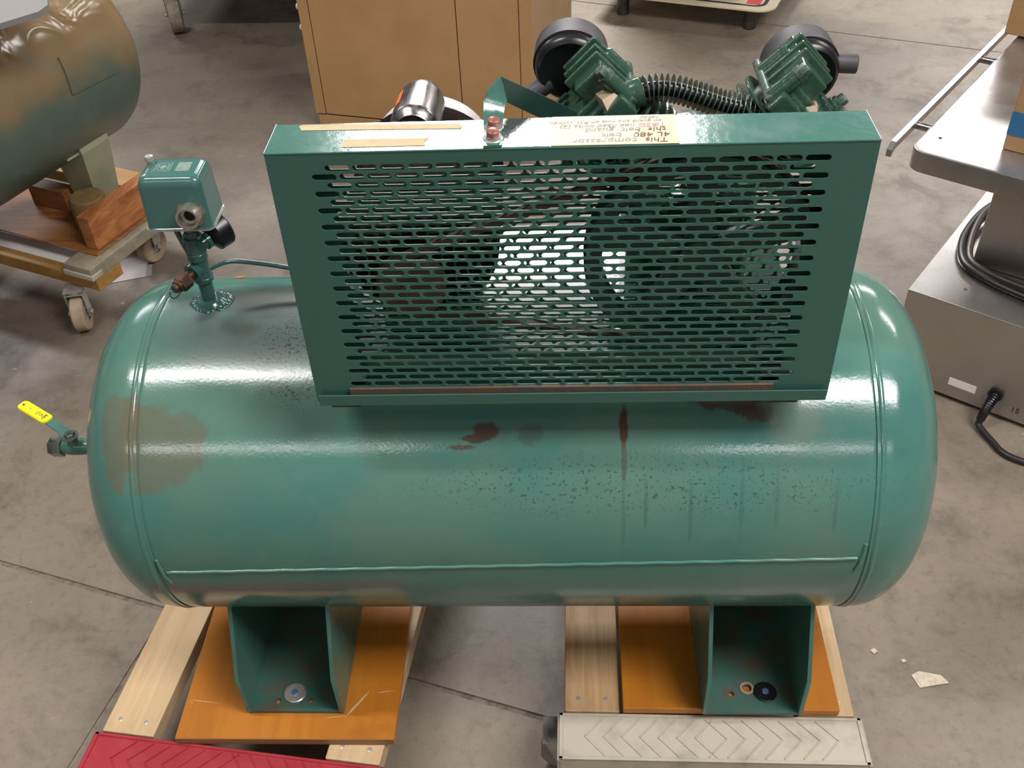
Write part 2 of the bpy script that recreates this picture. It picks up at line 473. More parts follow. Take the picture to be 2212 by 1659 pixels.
def single(name, bm, mat, loc, label, cat, group=None, kind=None, sharp=35):
    o = mk(name, bm, mat, loc, None, label, sharp)
    if cat: o['category'] = cat
    if group: o['group'] = group
    if kind: o['kind'] = kind
    return o

def raw_mesh(name, bm, mat, sharp=35):
    bmesh.ops.recalc_face_normals(bm, faces=list(bm.faces))
    me = bpy.data.meshes.new(name)
    bm.to_mesh(me); bm.free()
    me.shade_smooth(); me.set_sharp_from_angle(angle=math.radians(sharp))
    me.materials.append(MT[mat])
    return me

def cut(obj, cutters):
    """boolean difference, applied"""
    for cobj in cutters:
        md = obj.modifiers.new('cut', 'BOOLEAN'); md.operation = 'DIFFERENCE'; md.solver = 'EXACT'; md.object = cobj
    dg = bpy.context.evaluated_depsgraph_get()
    me = bpy.data.meshes.new_from_object(obj.evaluated_get(dg))
    obj.modifiers.clear()
    old = obj.data; obj.data = me
    for cobj in cutters: bpy.data.objects.remove(cobj, do_unlink=True)
    me.name = obj.name

def text_bm(bm, body, size, mtx, shear=0.0, depth=0.0002):
    cu = bpy.data.curves.new('t', 'FONT')
    cu.body = body; cu.size = size; cu.shear = shear; cu.extrude = depth/2; cu.resolution_u = 3
    ob = bpy.data.objects.new('t', cu)
    me = bpy.data.meshes.new_from_object(ob)
    me.transform(mtx)
    bm.from_mesh(me)
    bpy.data.objects.remove(ob); bpy.data.meshes.remove(me); bpy.data.curves.remove(cu)

def V(*a): return Vector(a)

# ------------------------------------------------------------------ floor
def clip(poly, n, d):          # keep n.p <= d
    out = []
    for i in range(len(poly)):
        a, b = poly[i], poly[(i+1) % len(poly)]
        da = n[0]*a[0]+n[1]*a[1]-d; db = n[0]*b[0]+n[1]*b[1]-d
        if da <= 0: out.append(a)
        if da*db < 0:
            t = da/(da-db); out.append((a[0]+(b[0]-a[0])*t, a[1]+(b[1]-a[1])*t))
    return out
big = [(-12, -6), (12, -6), (12, 16), (-12, 16)]
bm = bmesh.new(); box(bm, -12, 12, -6, 16, -0.05, -0.0018)
MT['joint'] = simple('dirty_joint_filler', (0.105, 0.082, 0.062), 0.85, 0, (0.19, 0.155, 0.118), 45, 0.35, 0.6, bmp=0.4)
fl = mk('floor', bm, 'joint'); fl['kind'] = 'structure'; fl['label'] = 'stained grey-brown concrete floor with saw-cut joints'
def lineN(p, q):
    dx, dy = q[0]-p[0], q[1]-p[1]; L = math.hypot(dx, dy)
    n = (-dy/L, dx/L); return n, n[0]*p[0]+n[1]*p[1]
nA, dA = lineN((-1.0892, 0.1944), (0.0663, -0.1675))
nC, dC = lineN((0.8959, 2.9587), (1.6739, 2.6368))
nB, dB = lineN((-0.776, -0.2586), (-0.7024, 0.0598))
neg = lambda n: (-n[0], -n[1])
gA, gB, gC = 0.0055, 0.0042, 0.0032
slabs = [clip(big, neg(nC), -dC-gC),
         clip(clip(big, nC, dC-gC), neg(nA), -dA-gA),
         clip(clip(big, nA, dA-gA), nB, dB-gB),
         clip(clip(big, nA, dA-gA), neg(nB), -dB-gB)]
FM = floor_material('stained_concrete', 0.84)
for i, s in enumerate(slabs):
    bm = bmesh.new()
    prism(bm, s, (0, 0, -0.02), (1, 0, 0), (0, 1, 0), (0, 0, 1), 0.02)
    mk('slab', bm, FM, parent=fl, smooth=False)

MT['wallpaint'] = simple('pale_grey_wall_paint', (0.42, 0.40, 0.37), 0.7, 0, (0.38, 0.36, 0.335), 0.6)
for nm, d in (('wall_back', (-12, 12, 16, 16.2)), ('wall_left', (-12.2, -12, -6, 16.2)), ('wall_right', (12, 12.2, -6, 16.2)), ('wall_front', (-12, 12, -6.2, -6))):
    bm = bmesh.new(); box(bm, d[0], d[1], d[2], d[3], 0.0, 4.6)
    w_ = mk(nm, bm, 'wallpaint', smooth=False); w_['kind'] = 'structure'; w_['label'] = {'wall_back': 'pale grey hall wall far behind the cabinet', 'wall_left': 'pale grey hall wall beyond the second tank', 'wall_right': 'pale grey hall wall beyond the stainless machine', 'wall_front': 'pale grey hall wall behind the viewer'}[nm]

# ------------------------------------------------------------------ the compressor
T = Thing('air_compressor', 'green horizontal-tank air compressor with slotted belt guard, standing on two wooden dollies', 'air compressor', ORG)
R = 0.254; TZ = 0.53; RX = 0.4787
TC = V(0, 0, TZ)
HD = 0.128
def head_prof(sign=1):
    out = []
    N = 26
    for i in range(N+1):
        a = PI/2*i/N
        x = RX + 0.012 + (HD-0.012)*math.sin(a)**0.92
        r = (R+0.0005)*max(math.cos(a), 0.0)**0.78
        out.append((x, r))
    return out
hp = head_prof()
prof = [(-x, r) for x, r in reversed(hp)] + [(-RX-0.001, R+0.0005), (-RX, R-0.0012), (-RX+0.004, R)] + [(-RX+0.03+k*(2*RX-0.06)/12, R) for k in range(13)] + [(RX-0.004, R), (RX, R-0.0012), (RX+0.001, R+0.0005)] + hp
bm = bmesh.new(); lathe(bm, prof, TC, (1, 0, 0), 128)
tank = T.part('tank', bm, 'tank', label='round-ended steel tank, teal paint with brown smudges and black specks')
# girth weld beads
for s in (-1, 1):
    bm = bmesh.new()
    n = 128; k = 6
    rg = []
    for i in range(n):
        a = 2*PI*i/n
        rr = 0.0030 + 0.0002*random.random()
        xo = s*(RX+0.0085*1) + 0.0002*math.sin(i*0.9)
        rg.append([TC + V(xo + rr*1.5*math.sin(2*PI*j/k), (R-0.0012+rr*math.cos(2*PI*j/k))*math.cos(a), (R-0.0012+rr*math.cos(2*PI*j/k))*math.sin(a)) for j in range(k)])
    rg.append(rg[0])
    loops(bm, rg, True, False)
    T.part('weld_bead', bm, 'tank', tank, sharp=80)
# long seam weld along the front
bm = bmesh.new()
pts = []
for i in range(90):
    x = -RX+0.012 + (2*RX-0.024)*i/89
    ang = math.radians(268.2 - 2.6*(i/89.0)) if False else None
    z = 0.5225 + 0.024*(i/89.0)
    dz = z-TZ; y = -math.sqrt((R+0.0004)**2-dz*dz)
    pts.append(V(x, y, z + 0.0005*math.sin(i*1.3)))
tube(bm, pts, 0.0025, 8, 1, False)
T.part('seam_weld', bm, 'tank', tank, sharp=80)
for sx, z0 in ((-1, 0.5225), (1, 0.5465)):
    bm = bmesh.new(); P = []
    for k in range(9):
        z = z0 + 0.026 - 0.05*k/8
        P.append(V(sx*(RX-0.004-0.007*(k/8)**2), -math.sqrt((R+0.0003)**2-(z-TZ)**2), z))
    tube(bm, P, 0.0026, 8, 2)
    T.part('seam_weld_end', bm, 'tank', tank, sharp=80)

# feet --------------------------------------------------------
def foot(x0, x1, holes, washer):
    w = 0.006; zb = 0.176
    def wallpoly():
        p = [(-0.258, zb), (-0.262, zb+0.01), (-0.263, 0.274), (-0.208, 0.384)]
        for i in range(25):
            a = math.radians(-55 + 110*i/24)
            p.append((math.sin(a)*(R-0.002), TZ - math.cos(a)*(R-0.002)))
        p += [(0.208, 0.384), (0.263, 0.274), (0.262, zb+0.01), (0.258, zb)]
        return p
    bm = bmesh.new()
    for xx in (x0, x1-w):
        prism(bm, wallpoly(), (xx, 0, 0), (0, 1, 0), (0, 0, 1), (1, 0, 0), w)
    box(bm, x0+w, x1-w, -0.03, -0.024, zb, 0.30)
    f = T.part('foot', bm, 'paint', label='welded U-shaped steel foot bolted to orange plywood', sharp=30)
    bm = bmesh.new(); box(bm, x0+0.003, x1-0.003, -0.259, 0.259, zb, zb+0.006)
    pl = T.part('base_plate', bm, 'footplate', f, smooth=False)
    cs = []
    for hx, hy, hr in holes:
        b2 = bmesh.new(); cyl(b2, (hx, hy, zb-0.01), (hx, hy, zb+0.03), hr, n=20)
        cs.append(T.part('cutter', b2, 'paint'))
    bpy.context.view_layer.update()
    cut(pl, cs)
    wx, wy, wm = washer
    bm = bmesh.new(); lathe(bm, [(0, 0.005), (0, 0.0172), (0.0018, 0.0182), (0.003, 0.0165), (0.003, 0.005)], (wx, wy, zb+0.006), (0.05, 0.02, 1), 28)
    T.part('washer', bm, wm, f)
    bm = bmesh.new(); hexn(bm, (wx, wy, zb+0.0075), (0.04, 0.02, 1), 0.0058, 0.004)
    T.part('screw_head', bm, 'vinyl_blue', f)
    return f
MT['footplate'] = simple('grimy_green_plate', (0.035, 0.10, 0.08), 0.5, 0, (0.075, 0.07, 0.045), 22, 0.4, 0.65)
foot(-0.425, -0.271, [(-0.3794, -0.2405, 0.0048), (-0.3272, -0.24, 0.0048), (-0.3547, -0.2271, 0.006)], (-0.3547, -0.2271, 'zinc'))
fr = foot(0.293, 0.446, [(0.3676, -0.2159, 0.0072), (0.342, -0.2259, 0.0045), (0.395, -0.2232, 0.006)], (0.395, -0.2232, 'black'))
bm = bmesh.new(); lathe(bm, [(0, 0.0075), (0.0008, 0.0115), (0.0016, 0.0112), (0.0016, 0.0075)], (0.3676, -0.2159, 0.182), (0, 0, 1), 28)
T.part('bare_hole_rim', bm, 'brasslight', fr)

# platform on top of the tank ---------------------------------
bm = bmesh.new()
box(bm, -0.21, 0.39, -0.135, 0.19, 0.786, 0.792, 0.001, 1)
for x in (-0.186, 0.346):
    box(bm, x-0.018, x+0.018, -0.206, 0.21, 0.782, 0.786)
    box(bm, x-0.012, x+0.012, -0.09, 0.09, TZ+math.sqrt(R*R-0.09**2)-0.004, 0.782)
T.part('mounting_platform', bm, 'grimy')

# belt guard ---------------------------------------------------
GX0, GX1, GY, GYB, GZ0, GZ1 = -0.2205, 0.3986, -0.2041, -0.1402, 0.7901, 1.1282
def slotted(bm, x0, x1, z0, z1, y, th, skip=None, shift=0.0):
    p = 0.02873; L = 0.02585; h = 0.0073; rp = 0.010055; zt0 = 1.1093; nr = 30
    def quad(f, pts):
        A = [bm.verts.new((a, y, b)) for a, b in pts]; bm.faces.new(A)
        B = [bm.verts.new((a, y+th, b)) for a, b in pts]; bm.faces.new(B[::-1])
    ztop = zt0+rp/2; zbot = zt0-rp*(nr-0.5)
    quad(0, [(x0, ztop), (x1, ztop), (x1, z1), (x0, z1)])
    quad(0, [(x0, z0), (x1, z0), (x1, zbot), (x0, zbot)])
    for r in range(nr):
        zc = zt0-rp*r; za, zb = zc-rp/2, zc+rp/2
        xs = (-0.1612 if r % 2 == 0 else -0.1757) + shift - (p-L)/2
        xe = xs+18*p
        quad(0, [(x0, za), (xs, za), (xs, zb), (x0, zb)])
        quad(0, [(xe, za), (x1, za), (x1, zb), (xe, zb)])
        for k in range(18):
            ca = xs+k*p; cb = ca+p; cx = (ca+cb)/2
            if skip and skip(cx, zc): continue
            hr = h/2; cr = cx+L/2-hr; cl = cx-L/2+hr
            inner = []; outer = []
            for i in range(6):
                a = -PI/2+PI*i/5
                inner.append((cr+hr*math.cos(a), zc+hr*math.sin(a)))
            outer += [(cr, za), (cb, za), (cb, zc-h*0.2), (cb, zc+h*0.2), (cb, zb), (cr, zb)]
            for i in range(6):
                a = PI/2+PI*i/5
                inner.append((cl+hr*math.cos(a), zc+hr*math.sin(a)))
            outer += [(cl, zb), (ca, zb), (ca, zc+h*0.2), (ca, zc-h*0.2), (ca, za), (cl, za)]
            I0 = [bm.verts.new((a, y, b)) for a, b in inner]; I1 = [bm.verts.new((a, y+th, b)) for a, b in inner]
            O0 = [bm.verts.new((a, y, b)) for a, b in outer]; O1 = [bm.verts.new((a, y+th, b)) for a, b in outer]
            for i in range(12):
                j = (i+1) % 12
                bm.faces.new((O0[i], O0[j], I0[j], I0[i]))
                bm.faces.new((O1[j], O1[i], I1[i], I1[j]))
                bm.faces.new((I0[i], I0[j], I1[j], I1[i]))
bm = bmesh.new()
slotted(bm, GX0, GX1, GZ0+0.004, GZ1-0.002, GY, 0.0018)
box(bm, GX0, GX0+0.002, GY+0.0005, GYB, GZ0, GZ1-0.002)
box(bm, GX1-0.002, GX1, GY+0.0005, GYB, GZ0, GZ1-0.002)
me_g = T.part('belt_guard', bm, 'guard', smooth=False, label='dark green sheet-metal guard with rows of slots')
bm = bmesh.new()
box(bm, GX0-0.0005, GX1+0.0005, GY-0.0007, GYB, GZ1-0.0022, GZ1, 0.0009, 2)
T.part('guard_top', bm, 'guard_top', me_g)
for x in (GX0, GX1):
    bm = bmesh.new(); tube(bm, [V(x, GY+0.001, GZ1-0.0004), V(x, GYB+0.001, GZ1-0.0004)], 0.0005, 6, 1, False)
    T.part('worn_edge', bm, 'white', me_g)
CRX, CRZ = 0.235, 0.975      # crank axis
MPX, MPZ = -0.0915, 0.940    # motor axis
bm = bmesh.new()
slotted(bm, GX0+0.002, GX1-0.002, GZ0+0.004, GZ1-0.004, GYB-0.004, 0.0016,
        skip=lambda x, z: math.hypot(x-CRX, z-CRZ) < 0.055 or math.hypot(x-MPX, z-MPZ) < 0.05, shift=0.004)
T.part('guard_back_panel', bm, 'guard', me_g, smooth=False)
bm = bmesh.new()
prism(bm, [(GX0+0.004, GZ0-0.001), (GX1-0.003, GZ0-0.0005), (GX1-0.003, GZ0+0.0145), (GX0+0.004, GZ0+0.0145)], (0, GY-0.007, 0), (1, 0, 0), (0, 0, 1), (0, 1, 0), 0.002)
box(bm, GX0+0.004, GX1-0.003, GY-0.006, GY+0.03, GZ0-0.001, GZ0+0.001)
T.part('bottom_lip', bm, 'guard', me_g, smooth=False)
bm = bmesh.new()
box(bm, -0.1775, 0.332, GY-0.0045, GY-0.0003, GZ0+0.012, GZ0+0.0235, 0.0008, 1)
T.part('slide_strip', bm, 'rust', me_g, label='rust-brown strip above the bottom lip')
# side screws
for x, s in ((GX0, -1), (GX1, 1)):
    bm = bmesh.new(); hexn(bm, (x, GY+0.02, GZ0+0.02), (s, 0, 0), 0.006, 0.005)
    T.part('guard_screw', bm, 'copper', me_g)

# tapes, foil and note on the guard top
def quadstrip(bm, pts, z, th=0.0004):
    prism(bm, pts, (0, 0, z), (1, 0, 0), (0, 1, 0), (0, 0, 1), th)
def ragged(a, b, n=5, amp=0.0016, dirx=1):
    return [(a[0]+(b[0]-a[0])*i/n + (random.uniform(-amp, amp) if 0 < i < n else 0), a[1]+(b[1]-a[1])*i/n) for i in range(n+1)]
zt = GZ1
bm = bmesh.new()
quadstrip(bm, [(-0.1905, -0.1558), (-0.0210, -0.1602)] + ragged((-0.0210, -0.1602), (-0.0235, -0.1488))[1:-1] + [(-0.0235, -0.1488), (-0.192, -0.1432)] + [(-0.1946, -0.1468)], zt+0.0001)
T.part('masking_tape', bm, 'tape', label='long strip of masking tape with faint pencil marks')
bm = bmesh.new()
quadstrip(bm, [(-0.1421, -0.1955), (-0.0556, -0.1958), (-0.0580, -0.188), (-0.0535, -0.1794), (-0.1395, -0.1791), (-0.1424, -0.1858)], zt+0.0001)
T.part('masking_tape', bm, 'tape', label='short strip of masking tape with torn ends')
bm = bmesh.new()
quadstrip(bm, [(0.0225, -0.2030), (0.0712, -0.2030), (0.0722, -0.1405), (0.0225, -0.1405)], zt+0.0001)
T.part('foil_tape', bm, 'alu', label='shiny silver foil patch')
bm = bmesh.new()
quadstrip(bm, [(0.0718, -0.2038), (0.2003, -0.2042), (0.2003, -0.1405), (0.0728, -0.1405)], zt+0.0006)
note = T.part('paper_note', bm, 'note', label='tan card note with upside-down handwriting')
# film of clear tape over the note
m, nt, b = nodes('clear_tape')
b.inputs['Base Color'].default_value = (0.9, 0.88, 0.82, 1); b.inputs['Roughness'].default_value = 0.12
b.inputs['Alpha'].default_value = 0.12
bump(nt, b, noise(nt, coords(nt, (1, 3, 1)), 70, 3, 0.5, 0.5), 0.6, 0.004)
MT['film'] = m
bm = bmesh.new()
quadstrip(bm, [(0.0725, -0.2030), (0.150, -0.2030), (0.160, -0.195), (0.155, -0.176), (0.19, -0.168), (0.185, -0.1415), (0.0732, -0.1415)], zt+0.0016, 0.0002)
T.part('clear_tape', bm, 'film', note)
def handw(lines, mat, nm):
    bm = bmesh.new()
    for body, size, x, y in lines:
        mt = Matrix.Translation((x, y, zt+0.0013)) @ Matrix.Rotation(PI+random.uniform(-0.02, 0.02), 4, 'Z')
        text_bm(bm, body, size, mt, 0.12)
    T.part(nm, bm, mat, note, smooth=False)
handw([('This  compressor', 0.0135, 0.190, -0.1915), ('4L 480   belt', 0.0135, 0.193, -0.1800), ('this  belt  guard', 0.0130, 0.190, -0.1690),
       ('To', 0.0105, 0.190, -0.1605), ('hex head bolts (2)', 0.0105, 0.1585, -0.1605), ('on guard and nuts on P.H. cylinder', 0.0085, 0.187, -0.1515), ('ready', 0.0085, 0.184, -0.1445)], 'ink', 'lettering')
handw([('RED', 0.0105, 0.1815, -0.1605)], 'redink', 'red_lettering')

# strap bracket
def ribbon(bm, secs, th):
    S = []
    for c, w, n, wd in secs:
        c = Vector(c); w = Vector(w).normalized(); n = Vector(n).normalized()
        S.append([c-w*wd/2-n*th/2, c+w*wd/2-n*th/2, c+w*wd/2+n*th/2, c-w*wd/2+n*th/2])
    loops(bm, S)
bm = bmesh.new()
ribbon(bm, [((0.0130, -0.2045, zt+0.0020), (1, 0.05, 0), (0, 0, 1), 0.0185), ((0.0120, -0.160, zt+0.0022), (1, 0.05, 0), (0, 0, 1), 0.0195),
            ((0.0118, -0.147, zt+0.0060), (1, 0.05, 0), (0, -0.6, 0.8), 0.021), ((0.0130, -0.139, zt+0.0165), (0.95, 0.1, -0.35), (0.2, -0.9, 0.3), 0.023),
            ((0.0165, -0.130, zt+0.0225), (0.7, 0.3, -0.65), (0.6, -0.8, 0.1), 0.025), ((0.0210, -0.122, zt+0.0265), (0.1, 0.1, -1), (0.75, -0.65, 0), 0.026)], 0.0028)
st = T.part('strap_bracket', bm, 'guard_top', sharp=50)
bm = bmesh.new()
ribbon(bm, [((0.0205, -0.1225, zt+0.0262), (0.0, 0, -1), (0.35, -0.93, 0), 0.026), ((0.074, -0.098, zt-0.014), (0.0, 0, -1), (0.35, -0.93, 0), 0.028), ((0.10, -0.088, zt-0.033), (0.0, 0, -1), (0.35, -0.93, 0), 0.028)], 0.0028)
T.part('strap_arm', bm, 'darkgreen', st)
for y in (-0.1905, -0.1655):
    bm = bmesh.new()
    lathe(bm, [(0, 0), (0, 0.0098), (0.0012, 0.0102), (0.0022, 0.009), (0.0022, 0.0075), (0.0052, 0.0075), (0.0052, 0)], (0.0133, y, zt+0.0032), (0, -0.15, 1), 24)
    T.part('washer', bm, 'zinc', st)
    bm = bmesh.new(); hexn(bm, (0.0133, y-0.001, zt+0.008), (0.05, -0.15, 1), 0.0072, 0.006, 0.0014)
    T.part('bolt_head', bm, 'boltred', st, sharp=50)

# pulley, belt, flywheel
YP = -0.170
bm = bmesh.new()
lathe(bm, [(-0.011, 0.0), (-0.011, 0.038), (-0.008, 0.040), (0, 0.033), (0.008, 0.040), (0.011, 0.038), (0.011, 0)], (MPX, YP, MPZ), (0, 1, 0), 36)
lathe(bm, [(0, 0), (0, 0.012), (0.02, 0.012), (0.02, 0)], (MPX, YP-0.018, MPZ), (0, 1, 0), 20)
T.part('motor_pulley', bm, 'rust')
bm = bmesh.new()
FR = 0.125
lathe(bm, [(-0.013, FR-0.016), (-0.013, FR+0.002), (-0.010, FR+0.004), (0, FR-0.006), (0.010, FR+0.004), (0.013, FR+0.002), (0.013, FR-0.016), (-0.013, FR-0.016)], (CRX, YP, CRZ), (0, 1, 0), 64)
lathe(bm, [(-0.018, 0), (-0.018, 0.026), (0.02, 0.026), (0.02, 0)], (CRX, YP, CRZ), (0, 1, 0), 32)
for k in range(5):
    a = 0.35 + k*2*PI/5
    u = V(math.cos(a), 0, math.sin(a)); w = V(-math.sin(a), 0, math.cos(a))
    S = []
    for rr, hw in ((0.02, 0.019), (0.07, 0.014), (FR-0.012, 0.019)):
        c = V(CRX, YP, CRZ)+u*rr
        S.append([c-w*hw+V(0, -0.006, 0), c+w*hw+V(0, -0.006, 0), c+w*hw+V(0, 0.006, 0), c-w*hw+V(0, 0.006, 0)])
    loops(bm, S)
T.part('flywheel', bm, 'darkgreen', label='dark green spoked flywheel behind the guard')
bm = bmesh.new()
dxx, dzz = CRX-MPX, CRZ-MPZ; D = math.hypot(dxx, dzz); base = math.atan2(dzz, dxx); al = math.asin((FR-0.036)/D)
P = []
for i in range(25):
    a = base + PI/2+al - (PI+2*al)*i/24
    P.append(V(CRX+math.cos(a)*(FR+0.002), YP, CRZ+math.sin(a)*(FR+0.002)))
for i in range(13):
    a = base - PI/2-al - (PI-2*al)*i/12
    P.append(V(MPX+math.cos(a)*0.038, YP, MPZ+math.sin(a)*0.038))
P.append(P[0])
S = []
for i, p in enumerate(P):
    t = (P[(i+1) % (len(P)-1)] - P[i-1 if i else len(P)-2]); t.y = 0
    n = V(t.z, 0, -t.x).normalized()
    S.append([p+V(0, -0.0062, 0)+n*0.004, p+V(0, 0.0062, 0)+n*0.004, p+V(0, 0.004, 0)-n*0.004, p+V(0, -0.004, 0)-n*0.004])
loops(bm, S, True, False)
T.part('drive_belt', bm, 'belt')

# motor
bm = bmesh.new()
lathe(bm, [(-0.055, 0), (-0.055, 0.06), (-0.045, 0.09), (-0.03, 0.098), (0.15, 0.098), (0.16, 0.085), (0.165, 0)], (MPX, -0.06, MPZ), (0, 1, 0), 48)
cyl(bm, (MPX, YP+0.01, MPZ), (MPX, -0.11, MPZ), 0.009)
box(bm, MPX-0.06, MPX+0.06, -0.07, 0.08, 0.792, MPZ-0.05)
mo = T.part('motor', bm, 'motorblack', label='dark electric motor behind the belt guard')
bm = bmesh.new()
lathe(bm, [(0, 0), (0, 0.074), (0.006, 0.081), (0.03, 0.081), (0.036, 0.076), (0.036, 0)], (MPX+0.002, 0.09, MPZ+0.016), (0, 1, 0), 48)
T.part('end_bell', bm, 'motorgrey', mo, label='light grey motor end cover')
bm = bmesh.new()
lathe(bm, [(0.002, 0), (0.002, 0.019), (0.0, 0.022), (0.0015, 0.0235), (0.004, 0.0245), (0.008, 0.0285), (0.014, 0.0305), (0.080, 0.0290), (0.090, 0.0265), (0.096, 0.021), (0.096, 0)], (-0.0935, -0.020, 1.0550), (0.03, 1, 0), 48)
cp = T.part('capacitor_housing', bm, 'steel', mo, label='shiny steel capacitor cover')
bm = bmesh.new()
S = []
for i in range(7):
    a = math.radians(128 + 40*i/6)
    S.append([V(-0.0925+math.cos(a)*0.0306, 0.012, 1.0550+math.sin(a)*0.0306), V(-0.0915+math.cos(a)*0.0298, 0.05, 1.0550+math.sin(a)*0.0298)])
bmv = [[bm.verts.new(p) for p in s] for s in S]
for A, B in zip(bmv[:-1], bmv[1:]): bm.faces.new((A[0], A[1], B[1], B[0]))
T.part('orange_sticker', bm, 'orange', mo, label='orange sticker')

# pump ----------------------------------------------------------
PY = -0.03
bm = bmesh.new()
box(bm, CRX-0.075, CRX+0.075, PY-0.07, PY+0.075, 0.80, CRZ+0.045, 0.02, 3)
box(bm, CRX-0.095, CRX+0.095, PY-0.075, PY+0.08, 0.792, 0.808, 0.003, 1)
cyl(bm, (CRX, YP, CRZ), (CRX, PY, CRZ), 0.016)
lathe(bm, [(0, 0), (0, 0.055), (0.012, 0.062), (0.03, 0.06), (0.03, 0)], (CRX, PY-0.098, CRZ), (0, 1, 0), 36)
lathe(bm, [(0, 0.03), (0.045, 0.03), (0.055, 0.022), (0.058, 0)], (CRX, PY, CRZ+0.04), (0, 0, 1), 24)
pump = T.part('pump_crankcase', bm, 'castgreen', label='green cast-iron compressor pump body')

def bank(s, tilt):
    u = V(s*math.sin(tilt), 0, math.cos(tilt)); v = V(-s*math.cos(tilt), 0, math.sin(tilt)); y = V(0, 1, 0)
    o = V(CRX, PY, CRZ)
    def mat3(off):
        mm = Matrix((v, y, u)).transposed().to_4x4(); mm.translation = o+u*off; return mm
    # cylinder
    bm = bmesh.new(); lathe(bm, [(0.05, 0), (0.05, 0.043), (0.148, 0.043), (0.148, 0)], o, u, 32)
    cy = T.part('cylinder', bm, 'darkgreen')
    b2 = bmesh.new(); lathe(b2, [(0, 0.04), (0, 0.058), (0.0012, 0.0595), (0.0028, 0.0595), (0.004, 0.058), (0.004, 0.04)], (0, 0, 0), (0, 0, 1), 36)
    fm = raw_mesh('cooling_fin', b2, 'castgreen')
    q = V(0, 0, 1).rotation_difference(u)
    for k in range(6):
        T.share('cooling_fin', fm, o+u*(0.072+k*0.0125), q, cy)
    # head
    bm = bmesh.new()
    box(bm, -0.062, 0.052, -0.050, 0.050, 0.146, 0.156, 0.003, 2, mat3(0))
    T_gasket = T.part('head_flange', bm, 'castgrey', cy)
    bm = bmesh.new()
    box(bm, -0.060, 0.047, -0.040, 0.047, 0.155, 0.180, 0.004, 2, mat3(0))
    # raised square with stepped ribs towards the valley side
    box(bm, 0.006, 0.047, -0.034, 0.047, 0.156, 0.201, 0.003, 2, mat3(0))
    for k in range(3):
        yy = -0.012 + 0.019*k
        box(bm, -0.002, 0.0495, yy, yy+0.0075, 0.150, 0.2085+0.001*k, 0.0022, 2, mat3(0))
    for k in range(3):
        yy = -0.012 + 0.019*k
        box(bm, -0.0625, -0.02, yy, yy+0.0065, 0.150, 0.186, 0.002, 2, mat3(0))
    # sloping shoulder with bolt lugs on the outer side
    for yy in (-0.034, 0.030):
        tmp = bmesh.new(); lathe(tmp, [(0, 0), (0, 0.0125), (0.030, 0.0115), (0.032, 0.009), (0.032, 0)], (-0.051, yy, 0.158), (0, 0, 1), 20); merge(bm, tmp, mat3(0))
        tmp = bmesh.new(); lathe(tmp, [(0, 0), (0, 0.0095), (0.036, 0.009), (0.038, 0.007), (0.038, 0)], (0.045, yy-0.006, 0.152), (0, 0, 1), 20); merge(bm, tmp, mat3(0))
    # front step: V-shaped web above an arched port
    box(bm, -0.030, 0.034, -0.050, -0.03, 0.145, 0.172, 0.004, 2, mat3(0))
    box(bm, 0.016, 0.046, -0.060, -0.03, 0.142, 0.168, 0.004, 2, mat3(0))
    tmp = bmesh.new()
    lathe(tmp, [(0, 0.021), (0, 0.026), (0.003, 0.0295), (0.012, 0.031), (0.034, 0.031), (0.034, 0.021), (0, 0.021)], (-0.014, -0.066, 0.140), (0, 1, 0), 36)
    merge(bm, tmp, mat3(0))
    box(bm, -0.060, -0.032, -0.044, 0.045, 0.140, 0.176, 0.004, 2, mat3(0))
    hd = T.part('cylinder_head', bm, 'castgreen', label='green cast cylinder head with stepped ribs', sharp=40)
    # bolts
    b2 = bmesh.new(); hexn(b2, (0, 0, 0), (0, 0, 1), 0.0072, 0.008); cyl(b2, (0, 0, -0.006), (0, 0, 0), 0.0095, n=16)
    hb = raw_mesh('head_bolt', b2, 'castgrey')
    for (a, b_, c_) in ((-0.051, -0.034, 0.1935), (-0.051, 0.030, 0.1935), (-0.046, -0.004, 0.189), (0.045, -0.040, 0.1930)):
        T.share('head_bolt', hb, mat3(0) @ V(a, b_, c_), q, hd)
    # rust in the arch
    bm = bmesh.new(); tmp = bmesh.new()
    lathe(tmp, [(0, 0), (0, 0.0205), (0.012, 0.0205), (0.012, 0)], (-0.014, -0.050, 0.140), (0, 1, 0), 24)
    merge(bm, tmp, mat3(0))
    T.part('port_plug', bm, 'rust', hd)
    return hd
hl = bank(-1, math.radians(45)); hr_ = bank(1, math.radians(46.5))

def filt(c, tilt, stub0, stub1, nm):
    c = V(*c); ax = V(*tilt).normalized()
    bm = bmesh.new()
    lathe(bm, [(0, 0), (0.0, 0.030), (-0.003, 0.036), (0.0, 0.040), (0.004, 0.042), (0.010, 0.0425), (0.0105, 0.044), (0.020, 0.044), (0.042, 0.0435), (0.046, 0.040), (0.046, 0)], c, ax, 48)
    f = T.part('air_filter', bm, 'black', label=nm)
    bm = bmesh.new(); lathe(bm, [(0.012, 0.0442), (0.012, 0.0448), (0.042, 0.0444), (0.0425, 0.0436)], c, ax, 48)
    T.part('filter_rim', bm, 'blackmatte', f)  # greyer band, sheen on the canister's side put into its colour
    bm = bmesh.new()
    p0, p1 = V(*stub0), V(*stub1)
    L = (p1-p0).length
    lathe(bm, [(0, 0.0115), (L-0.001, 0.0115), (L, 0.0105), (L, 0.0085), (L-0.02, 0.0085), (L-0.02, 0)], p0, p1-p0, 24)
    T.part('intake_stub', bm, 'blackmatte', f)
filt((0.0945, 0.022, 1.109), (0.05, 1, 0.12), (0.072, 0.035, 1.090), (0.044, 0.030, 1.074), 'round black air filter on the motor-side head')
filt((0.3690, 0.018, 1.095), (-0.06, 1, 0.12), (0.398, 0.035, 1.104), (0.432, 0.032, 1.103), 'round black air filter on the far right head')

